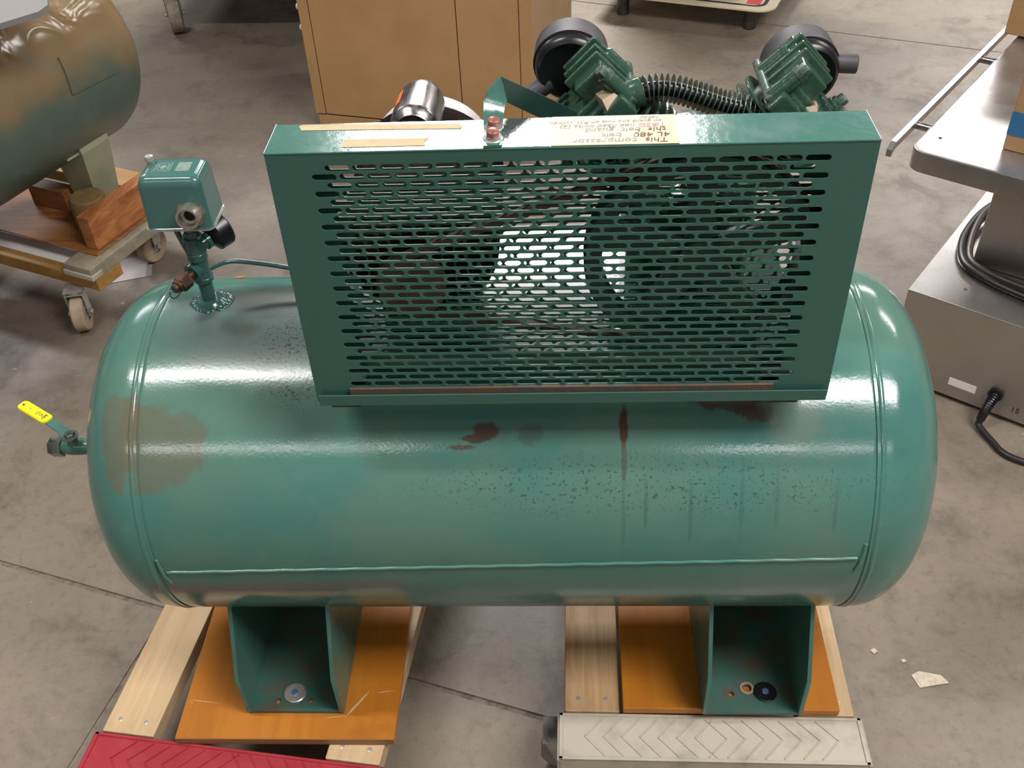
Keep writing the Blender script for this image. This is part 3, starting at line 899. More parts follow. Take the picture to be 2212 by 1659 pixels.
# finned cooling tube between the heads
path = catmull([(0.138, -0.062, 1.106), (0.158, -0.058, 1.112), (0.182, -0.052, 1.117), (0.208, -0.05, 1.1155), (0.235, -0.05, 1.107), (0.262, -0.05, 1.097), (0.29, -0.052, 1.090), (0.318, -0.055, 1.0865), (0.345, -0.06, 1.085)], 8)
bm = bmesh.new(); tube(bm, path, 0.0085, 12, 1, False)
ct = T.part('intercooler_tube', bm, 'black', label='curved tube wound with thin metal fins')
b2 = bmesh.new(); lathe(b2, [(0, 0.0084), (0, 0.0160), (0.0006, 0.0160), (0.0006, 0.0084)], (0, 0, 0), (0, 0, 1), 24)
fin = raw_mesh('fin', b2, 'finmetal')
L = [0.0]
for a, b in zip(path[:-1], path[1:]): L.append(L[-1]+(b-a).length)
s = 0.018
while s < L[-1]-0.006:
    i = max(k for k in range(len(L)-1) if L[k] <= s)
    t = (s-L[i])/(L[i+1]-L[i]); p = path[i].lerp(path[i+1], t); d = (path[i+1]-path[i]).normalized()
    T.share('fin', fin, p, V(0, 0, 1).rotation_difference(d), ct)
    s += 0.0060
bm = bmesh.new(); hexn(bm, (0.128, -0.075, 1.107), (0.75, 0.35, 0.25), 0.0165, 0.026)
T.part('tube_nut', bm, 'brasslight', ct, label='pale brass hexagonal nut')
bm = bmesh.new(); lathe(bm, [(0, 0), (0, 0.013), (0.018, 0.014), (0.022, 0.0165), (0.034, 0.0165), (0.034, 0)], (0.140, -0.066, 1.110), (0.9, 0.15, 0.25), 24)
T.part('tube_elbow', bm, 'castgreen', ct)
bm = bmesh.new(); hexn(bm, (0.352, -0.062, 1.088), (1, -0.05, 0), 0.0145, 0.016)
T.part('tube_nut', bm, 'brasslight', ct)
# oil breather dome between the banks
bm = bmesh.new(); lathe(bm, [(0, 0), (0, 0.03), (0.006, 0.03), (0.014, 0.022), (0.018, 0)], (CRX+0.018, 0.01, CRZ+0.062), (0, 0, 1), 28)
cyl(bm, (CRX+0.018, 0.01, CRZ+0.03), (CRX+0.018, 0.01, CRZ+0.063), 0.02)
T.part('breather_cap', bm, 'zinc')

# pressure switch and its pipework -------------------------------
bx, by = -0.414, 0.0185
bm = bmesh.new()
lathe(bm, [(-0.004, 0.0), (-0.004, 0.029), (0.001, 0.027), (0.005, 0.0215), (0.009, 0.0175), (0.0095, 0)], (bx, by, 0.781), (0, 0, 1), 32)
for k in range(40):
    a = 2*PI*k/40
    rr = 0.0195+0.003*random.random()
    tmp = bmesh.new(); bmesh.ops.create_icosphere(tmp, subdivisions=2, radius=0.0070+0.0018*random.random())
    merge(bm, tmp, Matrix.Translation((bx+rr*math.cos(a)+(0.005 if math.cos(a) > 0.5 else 0), by+rr*math.sin(a), 0.7800-0.0015*math.sin(a)**2)))
T.part('pipe_flange', bm, 'pipepaint', tank)
bm = bmesh.new()
cyl(bm, (bx, by, 0.785), (bx, by, 0.835), 0.0098)
lathe(bm, [(0, 0.0105), (0, 0.0135), (0.006, 0.0138), (0.008, 0.0118), (0.034, 0.0118), (0.036, 0.0138), (0.042, 0.0135), (0.042, 0)], (bx, by, 0.822), (0, 0, 1), 28)
lathe(bm, [(0, 0.0112), (0.012, 0.0112), (0.013, 0.0135), (0.018, 0.0135), (0.018, 0)], (bx, by, 0.843), (-0.45, -0.85, -0.1), 24)
lathe(bm, [(0, 0.0105), (0.016, 0.0105), (0.016, 0.0125), (0.022, 0.0125), (0.022, 0)], (bx, by, 0.874), (0.62, 0.76, 0.1), 24)
lathe(bm, [(0, 0.0135), (0.005, 0.0138), (0.007, 0.0118), (0.024, 0.0118), (0.026, 0.0138), (0.03, 0.0135), (0.03, 0)], (bx, by, 0.862), (0, 0, 1), 28)
cyl(bm, (bx, by, 0.88), (bx, by, 0.922), 0.0072)
hexn(bm, (bx, by, 0.892), (0, 0, 1), 0.0105, 0.008)
hexn(bm, (bx, by, 0.908), (0, 0, 1), 0.0115, 0.010)
pipe = T.part('riser_pipe', bm, 'pipepaint', sharp=45)
bm = bmesh.new()
ax = V(-0.45, -0.85, -0.1).normalized()
p = V(bx, by, 0.843)+ax*0.017
lathe(bm, [(0, 0.008), (0.012, 0.008), (0.012, 0), ], p, ax, 20)
hexn(bm, p+ax*0.010, ax, 0.0125, 0.016)
lathe(bm, [(0, 0.009), (0.006, 0.009), (0.007, 0.006), (0.012, 0.006), (0.012, 0)], p+ax*0.024, ax, 20)
sv = T.part('safety_valve', bm, 'brass', label='tarnished brass safety valve with pull ring', sharp=45)
bm = bmesh.new(); ring(bm, p+ax*0.034+V(-0.002, 0, -0.004), (0.9, -0.45, 0.1), 0.0095, 0.0009, 28, 6)
T.part('pull_ring', bm, 'steel', sv)
bm = bmesh.new()
gc = V(-0.3985, 0.036, 0.881); ga = V(0.62, 0.76, 0.14).normalized()
lathe(bm, [(0, 0), (0, 0.014), (0.004, 0.022), (0.006, 0.0255), (0.024, 0.0262), (0.026, 0.0245), (0.024, 0.022), (0.024, 0)], gc, ga, 36)
T.part('pressure_gauge', bm, 'black', label='small round black pressure gauge')
# switch box: tapered rounded cover
bm = bmesh.new()
SC = V(-0.4145, 0.0205, 0)
def rr_sec(w, d, r, z, dx=0, dy=0): return [V(SC.x+dx+a, SC.y+dy+b, z) for a, b in rrect(w, d, r, 5)]
loops(bm, [rr_sec(0.0885, 0.066, 0.009, 0.920), rr_sec(0.0885, 0.066, 0.009, 0.9225), rr_sec(0.0862, 0.064, 0.009, 0.923), rr_sec(0.083, 0.061, 0.0095, 0.980), rr_sec(0.081, 0.059, 0.0095, 0.9865), rr_sec(0.0765, 0.0545, 0.009, 0.991), rr_sec(0.070, 0.048, 0.008, 0.9935), rr_sec(0.060, 0.040, 0.006, 0.9940)])
sw = T.part('pressure_switch', bm, 'switch' if 'switch' in MT else 'paint', label='boxy teal pressure switch cover with metal conduit hole', sharp=50)
sw.data.materials[0] = simple('glossy_teal_cover_paint', (0.045, 0.128, 0.112), 0.14, 0, (0.05, 0.125, 0.112), 20)
bm = bmesh.new(); S = [rr_sec(0.0885, 0.066, 0.009, 0.9195), rr_sec(0.0908, 0.068, 0.0095, 0.9195), rr_sec(0.0908, 0.068, 0.0095, 0.9212), rr_sec(0.0885, 0.066, 0.009, 0.9212)]
loops(bm, S, True, False)
T.part('cover_edge', bm, 'zinc', sw)
bm = bmesh.new(); cyl(bm, (-0.4465, 0.0335, 0.991), (-0.4465, 0.0335, 0.998), 0.004, n=16); lathe(bm, [(0, 0), (0, 0.0055), (0.003, 0.006), (0.007, 0.005), (0.009, 0)], (-0.4465, 0.0335, 0.997), (0, 0, 1), 16)
T.part('cover_screw', bm, 'zinc', sw)
for x0_, x1_ in ((-0.436, -0.416), (-0.409, -0.391)):
    bm = bmesh.new(); box(bm, x0_, x1_, 0.010, 0.033, 0.9938, 0.9946, 0.0003, 1)
    ring_ = None
    T.part('name_plate', bm, 'decal', sw)
    bm = bmesh.new()
    cx = (x0_+x1_)/2
    if x0_ < -0.42:
        for w_, h_ in ((0.0085, 0.0095), (0.0052, 0.006)):
            box(bm, cx-w_, cx+w_, 0.0215-h_, 0.0215-h_+0.0012, 0.9944, 0.9950); box(bm, cx-w_, cx+w_, 0.0215+h_-0.0012, 0.0215+h_, 0.9944, 0.9950)
            box(bm, cx-w_, cx-w_+0.0012, 0.0215-h_, 0.0215+h_, 0.9944, 0.9950); box(bm, cx+w_-0.0012, cx+w_, 0.0215-h_, 0.0215+h_, 0.9944, 0.9950)
        T.part('plate_border', bm, 'paint', sw)
    else:
        bm.free()
cc_ = V(-0.3935, -0.012, 0.945); ca_ = V(0.02, -1, 0.12).normalized()
bm = bmesh.new()
lathe(bm, [(-0.003, 0), (-0.003, 0.0185), (0.0, 0.0185), (0.0, 0.0158), (0.017, 0.0152), (0.0185, 0.0146), (0.0185, 0.0118), (0.007, 0.0112), (0.006, 0.0075), (-0.002, 0.0075)], cc_, ca_, 36)
T.part('conduit_connector', bm, 'castalu', sw, label='bare metal threaded conduit connector') if 'castalu' in MT else None
MT['castalu'] = simple('dirty_cast_aluminium', (0.42, 0.39, 0.33), 0.38, 0.8, (0.25, 0.22, 0.17), 60)
if bm.is_valid: T.part('conduit_connector', bm, 'castalu', sw, label='bare metal threaded conduit connector')
bm = bmesh.new(); lathe(bm, [(0.0, 0), (0.0, 0.0075)], cc_+ca_*0.0005, ca_, 24)
T.part('conduit_hole', bm, 'dark', sw)
bm = bmesh.new(); tube(bm, [(-0.434, 0.018, 0.922), (-0.433, 0.018, 0.905), (-0.427, 0.02, 0.872), (-0.422, 0.02, 0.856)], 0.0038)
T.part('unloader_tube', bm, 'pipepaint', pipe)
bm = bmesh.new(); tube(bm, [(bx+0.006, by+0.01, 0.832), (bx+0.03, by+0.035, 0.8275), (-0.34, 0.06, 0.818), (-0.28, 0.055, 0.810), (-0.2, 0.05, 0.806), (-0.12, 0.05, 0.806)], 0.0034)
T.part('copper_line', bm, 'pipepaint', label='thin green-painted air line behind the guard')

# ball valve -----------------------------------------------------
vz = 0.5215
bm = bmesh.new()
cyl(bm, (-0.60, -0.002, vz), (-0.668, -0.002, vz), 0.0088)
lathe(bm, [(0, 0.009), (0.0, 0.012), (0.01, 0.0128), (0.014, 0.0135), (0.03, 0.0135), (0.036, 0.012), (0.044, 0.0115), (0.044, 0)], (-0.664, -0.002, vz), (-1, 0, 0), 28)
cyl(bm, (-0.686, -0.004, vz+0.008), (-0.686, -0.006, vz+0.026), 0.0085)
bv = T.part('ball_valve', bm, 'paint', label='small drain ball valve with yellow lever')
bm = bmesh.new(); hexn(bm, (-0.7065, -0.002, vz), (-1, 0, 0), 0.0162, 0.021)
T.part('valve_end', bm, 'chrome', bv, sharp=30)
bm = bmesh.new(); hexn(bm, (-0.686, -0.006, vz+0.0275), (0, -0.05, 1), 0.0082, 0.006); lathe(bm, [(0, 0), (0, 0.0125), (0.0025, 0.0128), (0.0025, 0)], (-0.686, -0.006, vz+0.0255), (0, -0.05, 1), 24)
T.part('stem_nut', bm, 'chrome', bv)
hd_ = V(-0.095, 0.056, 0.012).normalized(); hw = V(0.5, 0.86, 0)
hw = (hw - hd_*hw.dot(hd_)).normalized(); hn = hd_.cross(hw).normalized()
if hn.z < 0: hn = -hn
h0 = V(-0.682, -0.008, vz+0.025)
bm = bmesh.new()
ribbon(bm, [(h0, hw, hn, 0.020), (h0+hd_*0.012, hw, hn, 0.019), (h0+hd_*0.024+hn*0.004, hw, hn, 0.015), (h0+hd_*0.05+hn*0.008, hw, hn, 0.0135), (h0+hd_*0.06+hn*0.008, hw, hn, 0.0135)], 0.0024)
T.part('lever', bm, 'paint', bv)
gcen = h0+hd_*0.082+hn*0.008
mm = Matrix((hd_, hw, hn)).transposed().to_4x4(); mm.translation = gcen
bm = bmesh.new(); tmp = bmesh.new()
prism(tmp, rrect(0.066, 0.0195, 0.006, 4), (0, 0, -0.003), (1, 0, 0), (0, 1, 0), (0, 0, 1), 0.006)
bmesh.ops.bevel(tmp, geom=[e for e in tmp.edges if len(e.link_faces) == 2 and abs(e.link_faces[0].normal.dot(e.link_faces[1].normal)) < 0.3], offset=0.0014, segments=2, affect='EDGES')
merge(bm, tmp, mm)
T.part('lever_grip', bm, 'yellow', bv, label='bright yellow vinyl lever grip', sharp=60)
bm = bmesh.new()
rot = Matrix.Rotation(PI, 4, 'Z')
text_bm(bm, 'Long', 0.0105, mm @ Matrix.Translation((-0.004, 0.003, 0.0031)) @ rot, 0.15)
text_bm(bm, '[', 0.012, mm @ Matrix.Translation((-0.020, 0.003, 0.0031)) @ rot)
text_bm(bm, '-', 0.012, mm @ Matrix.Translation((0.012, 0.003, 0.0031)) @ rot)
box(bm, 0.0235, 0.0275, -0.0016, 0.0016, 0.0030, 0.0032, mtx=mm)
T.part('grip_lettering', bm, 'blackink', bv, smooth=False)

# ------------------------------------------------------------------ dollies under the compressor
def caster_meshes(Rw, wd, tyre):
    b = bmesh.new(); lathe(b, [(-wd/2, Rw*0.45), (-wd/2, Rw-0.004), (-wd/2+0.004, Rw), (wd/2-0.004, Rw), (wd/2, Rw-0.004), (wd/2, Rw*0.45)], (0, 0, 0), (1, 0, 0), 36)
    tm = raw_mesh('wheel', b, tyre)
    b = bmesh.new(); lathe(b, [(-wd/2+0.002, 0), (-wd/2+0.002, Rw*0.46), (wd/2-0.002, Rw*0.46), (wd/2-0.002, 0)], (0, 0, 0), (1, 0, 0), 28)
    cyl(b, (-wd/2-0.010, 0, 0), (wd/2+0.010, 0, 0), 0.005, n=12)
    hexn(b, (wd/2+0.008, 0, 0), (1, 0, 0), 0.008, 0.006); hexn(b, (-wd/2-0.008, 0, 0), (-1, 0, 0), 0.008, 0.006)
    hm = raw_mesh('hub', b, 'zinc')
    b = bmesh.new()
    for s in (-1, 1):
        prism(b, [(-0.012, -0.008), (0.012, -0.008), (0.03, Rw+0.012), (-0.014, Rw+0.012)], (s*(wd/2+0.005)-0.0012, 0, 0), (0, 1, 0), (0, 0, 1), (1, 0, 0), 0.0025)
    box(b, -wd/2-0.006, wd/2+0.006, -0.014, 0.03, Rw+0.010, Rw+0.0135)
    cyl(b, (0, 0.01, Rw+0.0135), (0, 0.01, Rw+0.022), 0.022)
    fm = raw_mesh('fork', b, 'zinc')
    return tm, hm, fm
def add_caster(th, meshes, x, y, Rw, rz, ztop):
    tm, hm, fm = meshes
    q = Quaternion((0, 0, 1), rz)
    b = bmesh.new(); box(b, -0.024, 0.024, -0.024, 0.024, ztop-0.003, ztop, mtx=Matrix.Translation((x, y, 0)) @ Matrix.Rotation(rz, 4, 'Z') @ Matrix.Translation((0, 0.01, 0)))
    cyl(b, Matrix.Rotation(rz, 3, 'Z') @ V(0, 0.01, 0)+V(x, y, Rw*2+0.02), Matrix.Rotation(rz, 3, 'Z') @ V(0, 0.01, 0)+V(x, y, ztop-0.003), 0.018)
    p = th.part('caster', b, 'zinc')
    th.share('wheel', tm, (x, y, Rw), q, p); th.share('hub', hm, (x, y, Rw), q, p); th.share('fork', fm, (x, y, Rw), q, p)

def dolly(loc, rz, width, length, capmat, railm, label, z, chev, capz):
    """origin = front centre of the cap at floor level; x across, y backwards"""
    th = Thing('furniture_dolly', label, 'dolly', loc, 'furniture dollies under the compressor')
    th.o.rotation_euler = (0, 0, rz)
    th.loc = V(0, 0, 0)
    # the parts below are in the dolly's own coordinates
    hwid = width/2
    rw = 0.088
    for s, mname in ((-1, railm[0]), (1, railm[1])):
        b = bmesh.new()
        xa, xb = (-hwid+0.008, -hwid+0.008+rw) if s < 0 else (hwid-0.008-rw, hwid-0.008)
        box(b, xa, xb, 0.0815, length-0.0870, z-0.032, z, 0.003, 2)
        rail = th.part('rail', b, mname)
        for yy in (0.105, length-0.105):
            for k in (0.25, 0.75):
                b2 = bmesh.new(); lathe(b2, [(0, 0), (0, 0.0055), (0.0015, 0.005), (0.0028, 0)], (xa+rw*k, yy, z-0.0018), (0, 0, 1), 16)
                th.part('screw_head', b2, 'zinc', rail)
    for yy in (0.0, length-0.085):
        b = bmesh.new(); box(b, -hwid+0.004, hwid-0.004, yy+0.004, yy+0.081, z-0.064, z-0.0325)
        cb = th.part('cross_board', b, 'pineworn')
        # rubber cap wrapped over the end
        b = bmesh.new()
        S = []
        for (px_, pz) in ((0.0, -0.060), (0.0, -0.006), (0.004, 0.0), (0.076, 0.0), (0.080, -0.004), (0.080, -0.022), (0.074, -0.022), (0.074, -0.006), (0.006, -0.006), (0.006, -0.060)):
            S.append((yy+px_, capz+pz))
        prism(b, S, (-hwid, 0, 0), (0, 1, 0), (0, 0, 1), (1, 0, 0), width)
        for s in (-1, 1):
            box(b, s*hwid-0.003, s*hwid+0.003, yy, yy+0.08, capz-0.060, capz-0.001, 0.001, 1)
        # raised border
        for (xa, xb, ya, yb) in ((-hwid, hwid, 0.0, 0.005), (-hwid, hwid, 0.074, 0.079), (-hwid, -hwid+0.006, 0.0, 0.079), (hwid-0.006, hwid, 0.0, 0.079)):
            box(b, xa, xb, yy+ya, yy+yb, capz-0.001, capz+0.002, 0.0007, 1)
        cap = th.part('rubber_cap', b, capmat)
        if yy == 0.0:
            for cx, dr in chev:
                b = bmesh.new()
                yc = 0.0395; hh = 0.032; dx = 0.030
                for sg in (-1, 1):
                    p0 = V(cx, yc, capz+0.0004); p1 = V(cx+dr*dx, yc+sg*hh, capz+0.0004)
                    t = (p1-p0).normalized(); n = V(-t.y, t.x, 0)
                    loops(b, [[p0-n*0.0011, p0+n*0.0011, p0+n*0.0008+V(0, 0, 0.0014), p0-n*0.0008+V(0, 0, 0.0014)], [p1-n*0.0011, p1+n*0.0011, p1+n*0.0008+V(0, 0, 0.0014), p1-n*0.0008+V(0, 0, 0.0014)]])
                th.part('tread_rib', b, capmat, cap)
    return th
# chevrons: left half points left, right half points right
chev = [(-0.195+0.0285*k, 1) for k in range(7)] + [(0.195-0.0285*k, -1) for k in range(7)]
zr = 0.160
# front cap centres measured on the floor plan
wm_ = caster_meshes(0.038, 0.03, 'wheelgrey')
ang = math.atan2(-0.3403+0.2818, -0.1988+0.67)
cL = V(-0.4344, -0.3110, 0) - V(-math.sin(ang), math.cos(ang), 0)*0.080
dl = dolly((cL.x, cL.y, 0), ang, 0.475, 0.76, 'redrubber', ('pine', 'pine'), 'wooden dolly with red rubber end cap under the compressor\'s left foot', zr, chev, 0.158)
dr_ = dolly((0.3040, -0.3290, 0), math.atan2(-0.0075, 0.4636), 0.470, 0.76, 'greyrubber', ('pineworn', 'pine'), 'worn wooden dolly with dirty grey rubber end cap under the right foot', zr, chev, 0.158)
for th in (dl, dr_):
    for x in (-0.205, 0.19):
        for y in (0.075, 0.66):
            add_caster(th, wm_, x - (0.024 if (th is dr_ and x < 0 and y < 0.2) else 0.0), y + (0.012 if th is dr_ else 0.0), 0.038, (PI/2 if (th is dr_ and x < 0) else 0.5 if x < 0 else -0.3), 0.0955)
# plywood boards
bm = bmesh.new(); box(bm, -0.533, -0.186, -0.303, 0.30, zr+0.001, 0.176, 0.0012, 1)
pl = single('plywood_board', bm, 'ply', V(-0.36, 0, zr+0.001), 'orange varnished plywood board with pale scratches on the red-capped dolly', 'board', 'plywood boards on the dollies')
bm = bmesh.new()
box(bm, -0.532, -0.187, -0.3042, -0.3031, zr+0.0015, 0.1755)
mk('board_edge', bm, 'plyedge', V(-0.36, 0, zr+0.001), pl)
bm = bmesh.new()
def scratch(bm, a, b, w, z):
    a = V(*a, z); b = V(*b, z); t = (b-a).normalized(); n = V(-t.y, t.x, 0)
    P = [a, a.lerp(b, 0.3)+n*w, a.lerp(b, 0.7)+n*w*0.8, b, a.lerp(b, 0.7)-n*w*0.6, a.lerp(b, 0.25)-n*w]
    bm.faces.new([bm.verts.new(p) for p in P])
for a, b, w in [((-0.268, -0.265), (-0.235, -0.218), 0.0022), ((-0.305, -0.268), (-0.258, -0.262), 0.0006), ((-0.225, -0.222), (-0.192, -0.217), 0.0008), ((-0.528, -0.235), (-0.47, -0.243), 0.0007), ((-0.52, -0.243), (-0.527, -0.235), 0.0005)]:
    scratch(bm, a, b, w, 0.17625)
mk('scratch', bm, 'pine', V(-0.36, 0, zr+0.001), pl, smooth=False)
bm = bmesh.new(); box(bm, 0.173, 0.5095, -0.246, 0.30, zr+0.001, 0.176, 0.0012, 1, Matrix.Rotation(-0.01, 4, 'Z'))
single('plywood_board', bm, 'ply', V(0.34, 0, zr+0.001), 'orange varnished plywood board in deep shade on the grey-capped dolly', 'board', 'plywood boards on the dollies')

# ------------------------------------------------------------------ tank on the wooden dolly at the back left
yaw = math.radians(66.97)
bax = V(math.cos(yaw), math.sin(yaw), 0); bsd = V(math.sin(yaw), -math.cos(yaw), 0)   # axis, right-hand side
BC = V(-1.2509, 1.4457, 0.5831)
B = Thing('second_air_tank', 'brown-green overspray-painted air tank on a wooden dolly at left', 'air tank', (BC.x-0.1, BC.y-0.23, 0.2))
N = 22
hp2 = [(0.13*math.sin(PI/2*i/N), R*max(math.cos(PI/2*i/N), 0)**0.8) for i in range(N+1)]
prof = [(-1.05-x*0.9, r) for x, r in reversed(hp2)] + [(-1.05+0.05*k, R) for k in range(1, 21)] + hp2
bm = bmesh.new(); lathe(bm, prof, BC, bax, 96)
bt = B.part('vessel', bm, None, mats=['bgtank'])
def onbt(t, deg, rr=R+0.0006):
    a = math.radians(deg); return BC+bax*t+bsd*(math.sin(a)*rr)+V(0, 0, math.cos(a)*rr)
def bead(pts, r, m='bgbead'):
    b = bmesh.new(); tube(b, pts, r, 8, 2); B.part('weld_bead', b, m, bt)
MT['bgbead'] = simple('dark_green_bead', (0.06, 0.085, 0.055), 0.35)
MT['olive'] = simple('pale_green_weld_edge', (0.30, 0.32, 0.22), 0.4)
bead([onbt(-0.1935-0.001*k, 70+20.6*k/8) for k in range(9)], 0.002)
bead([onbt(-0.198+0.16*k/8, 90.6+1.5*k/8) for k in range(9)], 0.0016)
bead([onbt(-0.222+0.125*k/8, 135.4+1.2*k/8, R+0.002) for k in range(9)], 0.0035, 'olive')
# leg
bm = bmesh.new()
lg = Matrix((V(math.cos(yaw-PI/2), math.sin(yaw-PI/2), 0), bax, V(0, 0, 1))).transposed().to_4x4(); lg.translation = V(-1.104, 1.022, 0)
def sec(x0, x1, y0, y1, z): return [lg @ V(a, b_, z) for a, b_ in ((x0, y0), (x1, y0), (x1, y1), (x0, y1))]
loops(bm, [sec(-0.222, -0.150, 0.182, 0.262, 0.2012), sec(-0.215, -0.108, 0.150, 0.250, 0.40), sec(-0.215, -0.115, 0.150, 0.250, 0.43)])
B.part('leg', bm, 'legcream', sharp=20)
bm = bmesh.new(); loops(bm, [sec(-0.222, -0.150, -0.45, -0.37, 0.2012), sec(-0.215, -0.108, -0.45, -0.35, 0.40), sec(-0.215, -0.115, -0.45, -0.35, 0.43)])
B.part('leg', bm, 'legcream', sharp=20)
# grey platform plate on its top
bm = bmesh.new()
pc = [(-1.062, 0.902), (-1.005, 0.962), (-1.0, 1.00), (-1.025, 1.06), (-1.30, 1.42), (-1.62, 1.30), (-1.55, 0.80), (-1.3, 0.75)]
prism(bm, pc, (0, 0, 0.845), (1, 0, 0), (0, 1, 0), (0, 0, 1), 0.012)
gp = B.part('mounting_plate', bm, 'greyplate', label='light grey platform plate on top of the tank')
bm = bmesh.new()
for t in (-0.55, -0.35): 
    c = BC+bax*t; prism(bm, [(-0.12, 0.846), (0.12, 0.846), (0.12, 0.79), (-0.12, 0.79)], (c.x, c.y, 0), bsd, (0, 0, 1), bax, 0.01)
B.part('plate_bracket', bm, 'greyplate')

# its dolly: front board, rail, casters
DA = V(math.cos(yaw-PI/2), math.sin(yaw-PI/2), 0); DB = bax.copy()
DO = V(-1.104, 1.022, 0)     # tip of the front board
DM = Matrix((DA, DB, V(0, 0, 1))).transposed().to_4x4(); DM.translation = DO
D2 = Thing('wooden_dolly', 'large wooden platform dolly on tan casters under the brown-green tank', 'dolly', DO)
bm = bmesh.new(); box(bm, -0.75, 0.010, -0.035, 0.055, 0.122, 0.158, 0.002, 1, DM); D2.part('front_board', bm, 'yellowwood')
bm = bmesh.new(); box(bm, -0.75, 0.010, 0.375, 0.46, 0.122, 0.158, 0.002, 1, DM); D2.part('rear_board', bm, 'yellowwood')
bm = bmesh.new(); box(bm, -0.080, 0.012, -0.045, 0.37, 0.1585, 0.196, 0.004, 2, DM)
rl = D2.part('side_rail', bm, 'greycarpet', label='side rail wrapped in worn grey rubber')
bm = bmesh.new(); box(bm, -0.084, 0.016, -0.049, -0.01, 0.162, 0.178, 0.003, 2, DM); D2.part('rail_band', bm, 'greyrubber', rl)
bm = bmesh.new(); box(bm, -0.75, -0.655, -0.045, 0.46, 0.1585, 0.196, 0.004, 2, DM); D2.part('side_rail', bm, 'greycarpet')
wm2 = caster_meshes(0.05, 0.034, 'wheel')
for (x, y, rz) in [(-1.187, 0.997, 0.22), (-1.096, 1.32, -0.35), (-1.75, 1.32, 0.1), (-1.62, 1.62, 0.2)]:
    add_caster(D2, wm2, x, y, 0.05, rz, 0.1225)
bm = bmesh.new(); box(bm, -0.66, -0.095, 0.02, 0.20, 0.1975, 0.2005, 0.0, 1, DM)
# boards and blocks lying on it
def slabthing(name, dims, mat, label, cat, zrot=0.0, group=None, bev=0.002):
    b = bmesh.new(); box(b, *dims, bev, 1, DM)
    x = (dims[0]+dims[1])/2; y = (dims[2]+dims[3])/2
    c = DM @ V(x, y, dims[4])
    return single(name, b, mat, c, label, cat, group)
bm.free()
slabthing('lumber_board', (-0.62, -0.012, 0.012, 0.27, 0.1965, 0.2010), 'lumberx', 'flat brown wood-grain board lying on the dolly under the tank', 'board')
bm = bmesh.new(); box(bm, -0.063, -0.025, 0.030, 0.275, 0.2012, 0.294, 0.0025, 2, DM)
c = DM @ V(-0.044, 0.15, 0.2012)
single('lumber_block', bm, 'lumberb', c, 'thick reddish lumber block on edge beside the round wooden puck', 'lumber block') if 'lumberb' in MT else None
MT['lumberb'] = MT['lumber']
if bm.is_valid: single('lumber_block', bm, 'lumber', c, 'thick reddish lumber block on edge beside the round wooden puck', 'lumber block')
bm = bmesh.new(); box(bm, -0.365, -0.235, 0.150, 0.195, 0.2012, 0.262, 0.0025, 2, DM)
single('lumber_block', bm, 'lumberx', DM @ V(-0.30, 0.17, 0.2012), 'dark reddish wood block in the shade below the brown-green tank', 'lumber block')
bm = bmesh.new(); pcn = DM @ V(-0.113, 0.122, 0.2012)
lathe(bm, [(0, 0), (0, 0.044), (0.005, 0.047), (0.088, 0.046), (0.094, 0.042), (0.095, 0)], pcn, (0, 0, 1), 36)
single('wooden_puck', bm, 'logtop', pcn, 'short round brown wooden puck beside the tank leg', 'wood block')
bm = bmesh.new(); box(bm, -0.62, -0.085, -0.004, 0.052, 0.1584, 0.1594, 0, 1, DM)
single('paper_strip', bm, 'paper', DM @ V(-0.36, 0.02, 0.1584), 'white paper strip lying along the front board of the left dolly', 'paper')
# sheet of paper on the floor by the caster
bm = bmesh.new(); prism(bm, [(-1.22, 1.19), (-1.082, 1.235), (-1.115, 1.345), (-1.26, 1.30)], (0, 0, 0.0005), (1, 0, 0), (0, 1, 0), (0, 0, 1), 0.0008)
MT['filmsheet'] = simple('thin_greyish_plastic_sheet', (0.33, 0.29, 0.29), 0.3)
single('plastic_sheet', bm, 'filmsheet', V(-1.15, 1.26, 0.0005), 'thin greyish sheet on the floor under a tan caster', 'sheet')

# ------------------------------------------------------------------ tan cabinet
CA = V(-0.7593, 2.1463, 0); cd = V(0.9677, -0.252, 0).normalized(); ce = V(0.252, 0.9677, 0).normalized()
CM = Matrix((cd, ce, V(0, 0, 1))).transposed().to_4x4(); CM.translation = CA
K = Thing('storage_cabinet', 'tan painted two-door cabinet standing behind the compressor', 'cabinet', CA)
CW, CDp, CH = 0.785, 0.52, 1.25
bm = bmesh.new(); box(bm, 0, CW, 0.012, CDp, 0.0, CH, 0.002, 1, CM); K.part('body', bm, 'cabside')
bm = bmesh.new(); box(bm, 0.006, CW-0.006, 0.0, 0.012, 0.0, 0.045, 0.001, 1, CM); K.part('plinth', bm, 'cabinet')
bm = bmesh.new(); box(bm, 0.0, 0.036, -0.004, 0.013, 0.05, CH, 0.001, 1, CM); K.part('stile', bm, 'cabinet')
bm = bmesh.new(); box(bm, CW-0.037, CW, -0.004, 0.013, 0.05, CH, 0.001, 1, CM); K.part('stile', bm, 'cabinet')
wob = [0.5475, 0.5465, 0.545, 0.5435, 0.5425, 0.5430]
def doorpoly(left):
    zs = [0.052+(CH-0.055)*k/5 for k in range(6)]
    if left: return [(0.0395, zs[0])] + [(w-0.0018, z) for w, z in zip(reversed(wob), zs)] + [(0.0395, zs[-1])]
    return [(CW-0.0395, zs[0]), (CW-0.0395, zs[-1])] + [(w+0.0018, z) for w, z in zip(wob, reversed(zs))]
for L_ in (True, False):
    bm = bmesh.new(); tmp = bmesh.new()
    prism(tmp, doorpoly(L_), (0, -0.003, 0), (1, 0, 0), (0, 0, 1), (0, 1, 0), 0.014); merge(bm, tmp, CM)
    K.part('door', bm, 'cabinet', smooth=False)
bm = bmesh.new(); box(bm, 0.03, CW-0.03, 0.0111, 0.0121, 0.045, CH, 0, 1, CM); K.part('door_gap', bm, 'dark')
